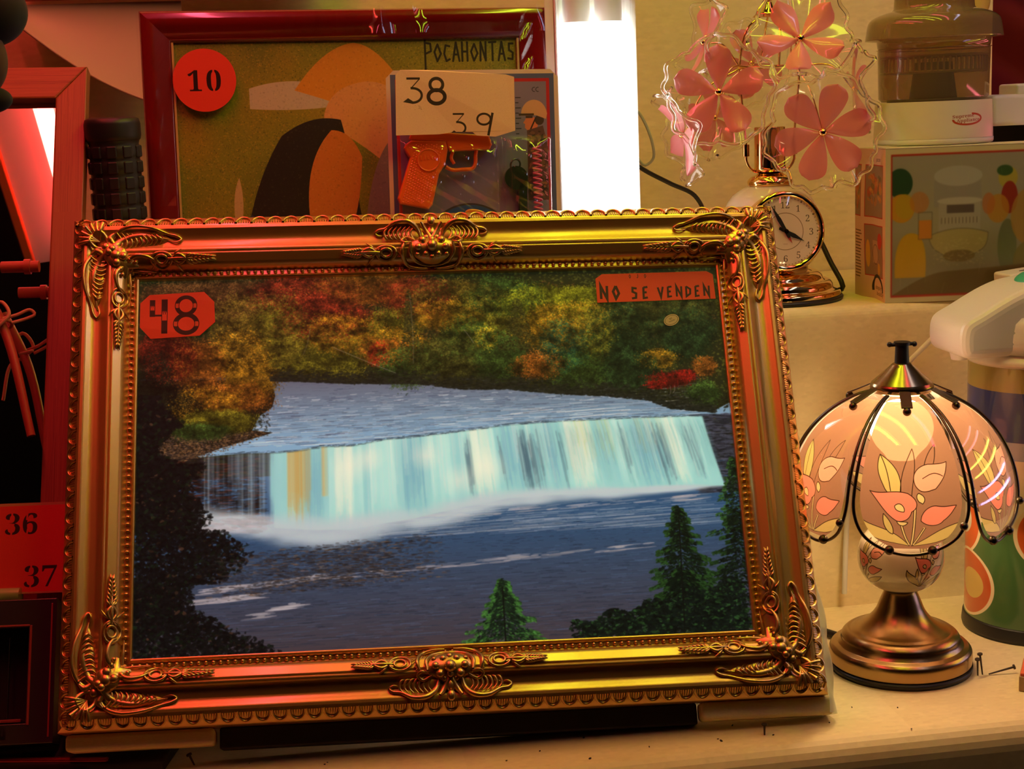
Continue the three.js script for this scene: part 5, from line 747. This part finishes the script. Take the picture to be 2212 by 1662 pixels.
  // hand-lettered price paper taped over the pack
  const note = canvas(800, 420, (x, W, H) => {
    x.fillStyle = 'rgb(226,196,160)'; x.fillRect(0, 0, W, H); for (let i = 0; i < 4000; i++) { x.fillStyle = `rgba(${rnd() < 0.5 ? '236,210,176' : '206,170,134'},0.3)`; x.fillRect(rnd() * W, rnd() * H, rr(2, 7), rr(2, 4)); }
    x.strokeStyle = 'rgb(44,36,24)'; x.fillStyle = 'rgb(44,36,24)'; x.lineCap = 'butt'; x.lineJoin = 'miter';
    const three = (ox, oy, s) => { x.lineWidth = 13 * s; x.beginPath(); x.moveTo(ox, oy); x.lineTo(ox + 88 * s, oy); x.stroke(); x.lineWidth = 6 * s; x.beginPath(); x.moveTo(ox + 84 * s, oy + 4 * s); x.lineTo(ox + 28 * s, oy + 62 * s); x.stroke(); x.lineWidth = 15 * s; x.beginPath(); x.moveTo(ox + 26 * s, oy + 60 * s); x.bezierCurveTo(ox + 124 * s, oy + 56 * s, ox + 118 * s, oy + 150 * s, ox + 34 * s, oy + 150 * s); x.stroke(); x.beginPath(); x.moveTo(ox - 26 * s, oy + 146 * s); x.lineTo(ox + 8 * s, oy + 122 * s); x.lineTo(ox + 40 * s, oy + 142 * s); x.lineTo(ox + 40 * s, oy + 158 * s); x.fill(); };
    three(84, 54, 1); x.lineWidth = 20; x.beginPath(); x.ellipse(280, 92, 42, 38, 0, 0, 7); x.stroke(); x.lineWidth = 24; x.beginPath(); x.ellipse(280, 168, 54, 42, 0, 0, 7); x.stroke();
    three(384, 276, 0.84); x.lineWidth = 13; x.beginPath(); x.ellipse(590, 310, 44, 34, 0, 0, 7); x.stroke(); x.lineWidth = 16; x.beginPath(); x.moveTo(648, 270); x.lineTo(618, 412); x.stroke();
    x.fillStyle = 'rgba(150,110,80,0.5)'; for (let i = 0; i < 14; i++) x.fillRect(130 + rr(0, 50), 220 + rr(0, 30), rr(3, 10), 3);
  });
  const pts = [[-0.064, -0.033], [-0.063, 0.0285], [-0.058, 0.034], [-0.030, 0.034], [0.052, 0.029], [0.0605, 0.0265], [0.0605, -0.029], [0.052, -0.0315], [0.040, -0.035], [0.020, -0.0335], [0.016, -0.030], [0.0, -0.0295], [-0.02, -0.032]];
  const pg = uvRect(slab(pts, 0.0006), -0.065, 0.061, -0.035, 0.034);
  { const p = pg.attributes.position; for (let i = 0; i < p.count; i++) p.setZ(i, p.getZ(i) + 0.002 * Math.pow(p.getX(i) / 0.06, 2)); pg.computeVertexNormals(); }
  const pp = part('price_paper', pg, mat({ map: tex(note), roughness: 0.7 })); pp.position.set(0.0585, 0.5685, -0.2275); pp.rotation.set(-0.10, 0, -0.035);
  tag(pp, 'cut cream paper hand lettered 38 and 39, stuck over the toy pack', 'number tag');
}

// ---------- black ribbed grip ----------
{
  const H = thing('ribbed_grip', 'black ribbed rubber handle standing upright beside the red poster frame', 'handle', [-0.2955, 0.336, -0.262]);
  const pr = []; for (let i = 0; i <= 84; i++) { const y = i * 0.0025; pr.push([0.0245 + 0.0022 * Math.sqrt(Math.abs(Math.sin((y / 0.0158) * Math.PI))), y]); }
  part('grip_body', lathe([[0, 0], ...pr], 40), M.black, H);
  const knobG = rbox(0.0105, 0.0125, 0.0035, 0.0016, [0, 0, 0], [0, 0, 0], 1);
  for (let r = 6; r < 13; r++) for (let i = 0; i < 10; i++) { const a = (i / 10) * 6.2832, o = part('grip_knob', knobG, M.black, H); o.position.set(Math.sin(a) * 0.0258, 0.0079 + r * 0.0158, Math.cos(a) * 0.0258); o.rotation.y = a; }
  part('end_cap', lathe([[0.0255, 0.208], [0.0275, 0.210], [0.0285, 0.214], [0.0285, 0.226], [0.0270, 0.231], [0.0220, 0.233], [0, 0.233]], 40), M.black, H);
}

// ---------- wood framed mirror on the left ----------
function inPict(o, x, y, z) { o.position.copy(onPict(x, y, z)); o.quaternion.copy(PQ); return o; }
{
  const W = thing('wooden_mirror', 'tall mirror in a plain reddish wood frame at the left edge', 'mirror'); inPict(W, -0.560, 0.02, -0.075);
  const wood = mat({ map: tex(canvas(256, 1024, (x, w, h) => { x.fillStyle = 'rgb(150,78,40)'; x.fillRect(0, 0, w, h); for (let i = 0; i < 700; i++) { x.strokeStyle = `rgba(${rnd() < 0.5 ? '108,48,24' : '180,104,58'},${rr(0.08, 0.3)})`; x.lineWidth = rr(0.6, 2.5); const a = rnd() * w, b = rnd() * h; x.beginPath(); x.moveTo(a, b); x.bezierCurveTo(a + rr(-5, 5), b + 60, a + rr(-5, 5), b + 120, a + rr(-8, 8), b + rr(120, 300)); x.stroke(); } })), roughness: 0.45 });
  const ow = 0.213, oh = 0.664, t = 0.031;
  const bar = (pts) => { const g = slab(pts, 0.014, 0.002); const p = g.attributes.position, u = g.attributes.uv; const vert = Math.max(...pts.map((q) => q[1])) - Math.min(...pts.map((q) => q[1])) > 0.3; for (let i = 0; i < p.count; i++) u.setXY(i, (vert ? p.getX(i) : p.getY(i)) * 10, (vert ? p.getY(i) : p.getX(i)) * 2); return g; };
  wood.map.wrapS = wood.map.wrapT = THREE.RepeatWrapping;
  part('frame_bar', bar([[-ow, oh], [ow, oh], [ow - t, oh - t - 0.005], [-ow + t, oh - t - 0.005]]), wood, W);
  part('frame_bar', bar([[-ow, 0], [ow, 0], [ow - t, t], [-ow + t, t]]), wood, W);
  part('frame_bar', bar([[ow, 0], [ow, oh], [ow - t, oh - t - 0.005], [ow - t, t]]), wood, W);
  part('frame_bar', bar([[-ow, 0], [-ow, oh], [-ow + t, oh - t - 0.005], [-ow + t, t]]), wood, W);
  part('mirror_glass', new THREE.PlaneGeometry(2 * (ow - t) + 0.01, oh - 2 * t + 0.01).translate(0, oh / 2, 0.004), M.mirror, W, 'mirror glass reflecting the lights overhead');
  part('backing', box(2 * ow - 0.01, oh - 0.01, 0.004, [0, oh / 2, -0.002]), M.dark, W);
}
// stick with a tied cord, leaning against the mirror
{
  const S = thing('tied_stick', 'thin red stick with a knotted cord in front of the mirror', 'stick'); inPict(S, -0.405, 0.30, -0.040);
  const red = mat({ color: lin(0.42, 0.05, 0.03), roughness: 0.5 });
  part('stick', taper([[-0.028, 0.130, 0.006], [-0.002, 0.075, 0.010], [0.022, -0.020, 0.004]], [0.005, 0.0045, 0.004], 16, 8), red, S);
  part('cord', [tube([[-0.022, 0.098, 0.013], [-0.010, 0.112, 0.015], [0.000, 0.098, 0.018], [-0.010, 0.086, 0.017], [-0.020, 0.078, 0.013], [-0.026, 0.040, 0.012]], 0.0018, 40, 7), tube([[-0.006, 0.094, 0.017], [0.006, 0.098, 0.015], [0.018, 0.104, 0.012], [0.022, 0.100, 0.010], [0.016, 0.096, 0.011], [0.002, 0.090, 0.015]], 0.0016, 30, 7), torus(0.0062, 0.0018, [-0.005, 0.090, 0.011], [1.2, 0.2, 0.4], 20, 6)], mat({ color: lin(0.55, 0.20, 0.14), roughness: 0.8 }), S, 'knotted reddish cord');
  part('cross_peg', [cyl(0.0056, 0.0056, 0.036, [0.005, 0.152, 0.004], [0, 0, Math.PI / 2]), cyl(0.0075, 0.0075, 0.006, [0.012, 0.152, 0.004], [0, 0, Math.PI / 2])], red, S);
}
// red number card 36 / 37
{
  const c = canvas(1000, 520, (x, W, H) => {
    x.fillStyle = 'rgb(206,44,30)'; x.fillRect(0, 0, W, H); x.fillStyle = 'rgb(176,120,70)'; x.fillRect(0, 0, W, 16); x.fillRect(0, H - 10, W, 10);
    for (let i = 0; i < 5000; i++) { x.fillStyle = `rgba(${rnd() < 0.5 ? '220,56,38' : '186,34,24'},0.3)`; x.fillRect(rnd() * W, rnd() * H, rr(2, 5), rr(2, 5)); }
    x.font = 'bold 168px serif'; x.textBaseline = 'middle'; x.fillStyle = 'rgb(32,8,8)'; x.textAlign = 'left';
    x.fillText('36', 612, 122); x.fillText('37', 728, 425);
    x.save(); x.strokeStyle = 'rgb(206,44,30)'; x.lineWidth = 10; for (const [a, b, d, e] of [[653, 30, 653, 90], [655, 150, 647, 210], [739, 30, 735, 100], [742, 150, 734, 210], [627, 118, 667, 124], [769, 335, 769, 395], [771, 455, 763, 512], [744, 422, 783, 428], [838, 395, 864, 420]]) { x.beginPath(); x.moveTo(a, b); x.lineTo(d, e); x.stroke(); } x.restore();
  });
  const g = uvRect(slab([[-0.082, -0.0425], [0.082, -0.0425], [0.082, 0.0425], [-0.082, 0.0425]], 0.0012), -0.082, 0.082, -0.0425, 0.0425);
  const o = part('number_card', g, mat({ map: tex(c), roughness: 0.5 })); inPict(o, -0.4225, 0.1730, -0.0375);
  tag(o, 'red card stencilled 36 and 37 at the left edge', 'number tag');
}
// window-fronted box at the lower left
{
  const B = thing('window_box', 'dark window fronted gift box at the lower left corner', 'box'); inPict(B, -0.4210, -0.005, -0.052); B.scale.set(1, 0.815, 1);
  const dk = mat({ color: lin(0.035, 0.025, 0.03), roughness: 0.3, clearcoat: 0.6 });
  part('box_front', slab([[-0.075, 0], [0.070, 0], [0.070, 0.157], [-0.075, 0.157]], 0.003, 0.0008, [[[-0.062, 0.022], [0.046, 0.022], [0.046, 0.126], [-0.062, 0.126]]]).translate(0, 0, 0.026), dk, B);
  part('box_shell', [box(0.145, 0.157, 0.002, [-0.0025, 0.0785, 0.001]), box(0.002, 0.157, 0.026, [0.069, 0.0785, 0.013]), box(0.002, 0.157, 0.026, [-0.074, 0.0785, 0.013]), box(0.145, 0.002, 0.026, [-0.0025, 0.156, 0.013]), box(0.145, 0.002, 0.026, [-0.0025, 0.001, 0.013])], dk, B);
  part('window_trim', [rbox(0.110, 0.0022, 0.0015, 0.0006, [-0.008, 0.128, 0.0297]), rbox(0.0022, 0.108, 0.0015, 0.0006, [0.048, 0.074, 0.0297]), rbox(0.0016, 0.145, 0.0015, 0.0006, [0.066, 0.079, 0.0297])], mat({ color: lin(0.30, 0.05, 0.04), roughness: 0.3 }), B);
  part('window_film', box(0.112, 0.108, 0.0006, [-0.008, 0.074, 0.0250]), M.film, B);
  part('round_top', put(new THREE.CylinderGeometry(0.010, 0.010, 0.110, 24), [-0.020, 0.163, 0.018], [0, 0, Math.PI / 2]), mat({ color: lin(0.25, 0.30, 0.10), roughness: 0.2, clearcoat: 1 }), B, 'rounded glossy green top edge');
  part('pendant_chain', tube([[0.026, 0.118, 0.014], [0.0262, 0.08, 0.014], [0.0265, 0.03, 0.014]], 0.0007, 20, 5), M.chrome, B);
  part('inner_tray', [rbox(0.10, 0.004, 0.018, 0.001, [-0.01, 0.026, 0.012]), ball(0.007, [-0.004, 0.034, 0.012], [1, 0.8, 0.8]), ball(0.005, [0.004, 0.066, 0.012], [1, 0.9, 0.8])], mat({ color: lin(0.35, 0.05, 0.06), roughness: 0.3, clearcoat: 0.8 }), B);
  const t = canvas(256, 96, (x, w, h) => { x.fillStyle = 'rgb(30,22,24)'; x.fillRect(0, 0, w, h); x.font = '66px sans-serif'; x.fillStyle = 'rgb(128,112,116)'; x.textBaseline = 'middle'; x.textAlign = 'right'; x.fillText('nickel', 244, 46); });
  part('lettering', uvRect(new THREE.PlaneGeometry(0.038, 0.0142).translate(0.0105, 0.0125, 0.0298), -0.0085, 0.0295, 0.0054, 0.0196), mat({ map: tex(t), roughness: 0.4 }), B, 'grey lettering under the window');
}
// flat red rimmed tray under the box and the left pad
{
  const T = thing('flat_tray', 'flat dark tray with shiny red rims at the lower left', 'tray', [-0.370, 0, 0.032], [0, -0.22, 0]);
  part('tray_floor', rbox(0.26, 0.0112, 0.062, 0.002, [-0.014, 0.0056, -0.004]), M.dark, T);
  const rm = mat({ color: lin(0.40, 0.03, 0.03), metalness: 0.6, roughness: 0.2 });
  part('tray_rim', rbox(0.19, 0.005, 0.006, 0.0022, [-0.028, 0.0115, 0.0215]), rm, T); part('tray_rim', rbox(0.19, 0.005, 0.006, 0.0022, [-0.045, 0.0030, 0.0300]), rm, T);
}
// ---------- paper signs stuck on the picture ----------
{
  const c = canvas(640, 450, (x, W, H) => {
    x.fillStyle = 'rgb(228,78,44)'; x.fillRect(0, 0, W, H); for (let i = 0; i < 3000; i++) { x.fillStyle = `rgba(${rnd() < 0.5 ? '238,94,56' : '210,62,34'},0.3)`; x.fillRect(rnd() * W, rnd() * H, 3, 3); }
    x.strokeStyle = 'rgb(44,10,8)'; x.fillStyle = 'rgb(44,10,8)'; x.lineWidth = 6;
    // a hollow 4 and 8, inked dark at their ends
    const bar = (a, b, w, h) => { x.strokeRect(a, b, w, h); x.fillRect(a, b, w, h * 0.34); x.fillRect(a, b + h * 0.62, w, h * 0.38); for (let i = 0; i < 5; i++) x.fillRect(a + (i * w) / 5, b + h * 0.3, w / 9, h * (0.08 + 0.06 * (i % 2))); };
    bar(84, 74, 40, 160); x.fillRect(84, 216, 100, 18); bar(184, 70, 46, 330);
    const ring = (cx, cy, rx, ry, t) => { x.lineWidth = t; x.strokeStyle = 'rgb(44,10,8)'; x.beginPath(); x.ellipse(cx, cy, rx - t / 2, ry - t * 0.28, 0, 0, 7); x.stroke(); x.strokeStyle = 'rgb(226,92,56)'; for (const s of [0, Math.PI]) for (let k = 0; k < 5; k++) { x.lineWidth = t * 0.13; const q = rx - t * (0.22 + 0.14 * k); x.beginPath(); x.ellipse(cx, cy, q, ry - t * 0.28, 0, s - 0.22 - 0.05 * (k % 2), s + 0.24 + 0.06 * ((k + 1) % 2)); x.stroke(); } };
    ring(390, 134, 96, 94, 38); ring(392, 312, 112, 100, 42);
  });
  const pts = [[-0.0355, -0.012], [-0.0255, -0.0235], [0.020, -0.0215], [0.0345, -0.0085], [0.0335, 0.012], [0.024, 0.0225], [-0.027, 0.0205], [-0.0355, 0.012]];
  const g = uvRect(slab(pts, 0.0006), -0.0355, 0.0345, -0.0235, 0.0225); const p = g.attributes.position; for (let i = 0; i < p.count; i++) p.setZ(i, p.getZ(i) + 0.0015 * Math.pow(p.getX(i) / 0.035, 2)); g.computeVertexNormals();
  const o = part('number_tag', g, mat({ map: tex(c), roughness: 0.6 })); inPict(o, -0.2420, 0.3835, 0.0018);
  tag(o, 'eight sided red paper tag lettered 48 on the waterfall picture', 'number tag');
  const n = canvas(1024, 260, (x, W, H) => {
    x.fillStyle = 'rgb(230,82,34)'; x.fillRect(0, 0, W, H); for (let i = 0; i < 3000; i++) { x.fillStyle = `rgba(${rnd() < 0.5 ? '240,100,46' : '212,66,26'},0.3)`; x.fillRect(rnd() * W, rnd() * H, 3, 3); }
    x.strokeStyle = 'rgb(52,28,10)'; x.lineJoin = 'miter'; x.lineCap = 'butt';
    const G = { N: [[[0, 1], [0.02, 0], [0.55, 1], [0.6, 0]]], O: [[[0.3, 0.02], [0.02, 0.45], [0.25, 1], [0.55, 0.6], [0.3, 0.02]]], S: [[[0.6, 0.12], [0.15, 0.05], [0.12, 0.4], [0.5, 0.55], [0.45, 0.95], [0, 1]]], E: [[[0.1, 0.02], [0.05, 1], [0.5, 0.95]], [[0.1, 0.05], [0.55, 0]], [[0.08, 0.5], [0.42, 0.47]]], V: [[[0, 0.05], [0.3, 1], [0.6, 0]]], D: [[[0.08, 0.02], [0.05, 1], [0.5, 0.75], [0.55, 0.3], [0.08, 0.02]]], J: [[[0.4, 0], [0.4, 0.8], [0.2, 1], [0.05, 0.8]]] };
    const word = (s, ox, oy, h, lw, adv) => { for (const ch of s) { for (const st of G[ch]) { x.lineWidth = lw; x.beginPath(); st.forEach(([a, b], i) => (i ? x.lineTo(ox + a * h * 0.8, oy + b * h) : x.moveTo(ox + a * h * 0.8, oy + b * h))); x.stroke(); } ox += adv; } };
    word('NO', 36, 112, 116, 22, 104); word('SE', 300, 130, 100, 19, 98); word('VENDEN', 530, 132, 92, 17, 80);
    x.strokeStyle = 'rgba(60,34,16,0.75)'; word('OJO', 290, 12, 34, 6, 66);
  });
  const sg = uvRect(slab([[-0.0585, -0.0130], [0.0585, -0.0120], [0.0580, 0.0135], [0.052, 0.0170], [-0.052, 0.0165], [-0.0585, 0.0120]], 0.0006), -0.0585, 0.0585, -0.0130, 0.0170);
  const s = part('paper_sign', sg, mat({ map: tex(n), roughness: 0.6 })); inPict(s, 0.2175, 0.3975, 0.0018); tag(s, 'orange paper sign lettered NO SE VENDEN on the waterfall picture', 'sign');
  const k = canvas(256, 192, (x, W, H) => { x.fillStyle = 'rgb(196,190,140)'; x.fillRect(0, 0, W, H); x.strokeStyle = 'rgb(96,104,70)'; x.lineWidth = 8; x.beginPath(); x.ellipse(128, 96, 108, 76, 0, 0, 7); x.stroke(); x.fillStyle = 'rgb(96,104,70)'; x.font = 'bold 40px sans-serif'; x.textAlign = 'center'; x.fillText('QC', 128, 82); x.font = 'bold 30px sans-serif'; x.fillText('PASSED', 128, 124); });
  const ov = []; for (let i = 0; i < 40; i++) { const a = (i / 40) * 6.2832; ov.push([0.0078 * Math.cos(a), 0.0056 * Math.sin(a)]); }
  const q = part('oval_sticker', uvRect(slab(ov, 0.0003), -0.0078, 0.0078, -0.0056, 0.0056), mat({ map: tex(k), roughness: 0.5 })); inPict(q, 0.2304, 0.3650, 0.0010); q.rotateZ(0.38); tag(q, 'small cream oval sticker on the waterfall picture', 'sticker');
}
// clear corner wrap that bulges past the right end of the gold frame
part('corner_wrap', surf((u, v) => { const y = -0.016 + v * 0.150, k = Math.sin(Math.min(1, (1 - v) * 1.6 + 0.05) * Math.PI / 2), a = u * Math.PI; return [FW - 0.001 + (0.0125 * k * Math.sin(a) + 0.0012 * Math.sin(v * 19 + u * 7)), y, 0.010 - 0.044 * u]; }, 16, 40), mat({ color: lin(0.80, 0.84, 0.70), transmission: 0.72, roughness: 0.28 }), pict, 'cloudy clear plastic wrap at the lower right corner');

part('edge_wrap', surf((u, v) => { const y = 0.132 + v * 0.350, a = u * Math.PI; return [FW + 0.0035 * Math.sin(a) + 0.0010 * Math.sin(v * 61 + u * 5) * Math.sin(a), y, 0.0085 - 0.036 * u + 0.0012 * Math.sin(v * 47)]; }, 10, 90), M.film, pict, 'thin crinkled film along the right edge of the frame');

// ---------- top left: bent card, beam and hanging toy ----------
{
  const g = surf((u, v) => { const x0 = -0.43 + u * 0.20, top = 0.700, bot = 0.695 - u * 0.120 - 0.02 * Math.sin(u * 3); const y = bot + (top - bot) * v; return [x0, y, -0.470 + 0.03 * (1 - v) * (1 - v) - 0.01 * u]; }, 24, 12);
  tag(part('bent_card', [g, tube(Array.from({ length: 12 }, (_, i) => { const u = i / 11; return [-0.43 + u * 0.20, 0.695 - u * 0.120 - 0.02 * Math.sin(u * 3), -0.440 - 0.01 * u]; }), 0.0016, 40, 6)], mat({ color: lin(0.42, 0.28, 0.22), roughness: 0.6 })), 'bent cream card with a slanting lower edge behind the mirror', 'card');
  tag(part('shelf_above', rbox(0.36, 0.08, 0.03, 0.004, [-0.235, 0.745, -0.475]), mat({ color: lin(0.30, 0.10, 0.08), roughness: 0.5 })), 'dark red board edge above the bent card at the top left', 'board');
  const T = thing('hanging_toy', 'dark brown rounded plush toy with a tan pad hanging at the top left corner', 'toy', [-0.3253, 0.598, 0.20]); T.scale.setScalar(0.739);
  const plush = mat({ color: lin(0.022, 0.012, 0.010), roughness: 0.9, sheen: 0.5, sheenRoughness: 0.6, sheenColor: lin(0.2, 0.1, 0.06) });
  part('body', ball(0.034, [0.002, 0.062, -0.004], [1.15, 1, 1], 32, 24), plush, T); part('paw', ball(0.031, [-0.008, 0.016, 0.008], [0.90, 1.15, 0.7], 32, 24), mat({ color: lin(0.10, 0.035, 0.018), roughness: 0.9 }), T); part('pad', ball(0.0185, [-0.010, 0.018, 0.024], [1.0, 1.0, 0.5], 24, 18), mat({ color: lin(0.42, 0.20, 0.08), roughness: 0.8 }), T);
  part('foot', ball(0.020, [-0.006, -0.022, 0.002], [1.3, 0.70, 0.8], 28, 20), plush, T);
  part('hanging_loop', tube([[-0.006, 0.094, -0.004], [-0.004, 0.12, -0.01], [-0.004, 0.145, -0.02]], 0.002, 16, 6), plush, T);
}
// far right corner: dark red cloth and a yellow knob in the recess
tag(part('red_cloth', surf((u, v) => [0.80 + u * 0.30, 0.50 + v * 0.20 * (1 - u * 0.3) + 0.02 * Math.sin(u * 5), -0.66 + 0.03 * Math.sin(v * 8 + u * 6)], 20, 20), mat({ color: lin(0.20, 0.01, 0.012), roughness: 0.8 })), 'dark red cloth hanging in the recess behind the juicer', 'cloth');
tag(part('yellow_knob', lathe(curve2([[0, 0], [0.014, 0.002], [0.018, 0.014], [0.016, 0.028], [0.008, 0.034], [0, 0.035]], 5), 28).translate(0.752, 0.655, -0.49), mat({ color: lin(0.55, 0.45, 0.10), roughness: 0.4 })), 'yellow rounded knob behind the juicer lid', 'knob');
renderer.render(scene, camera);
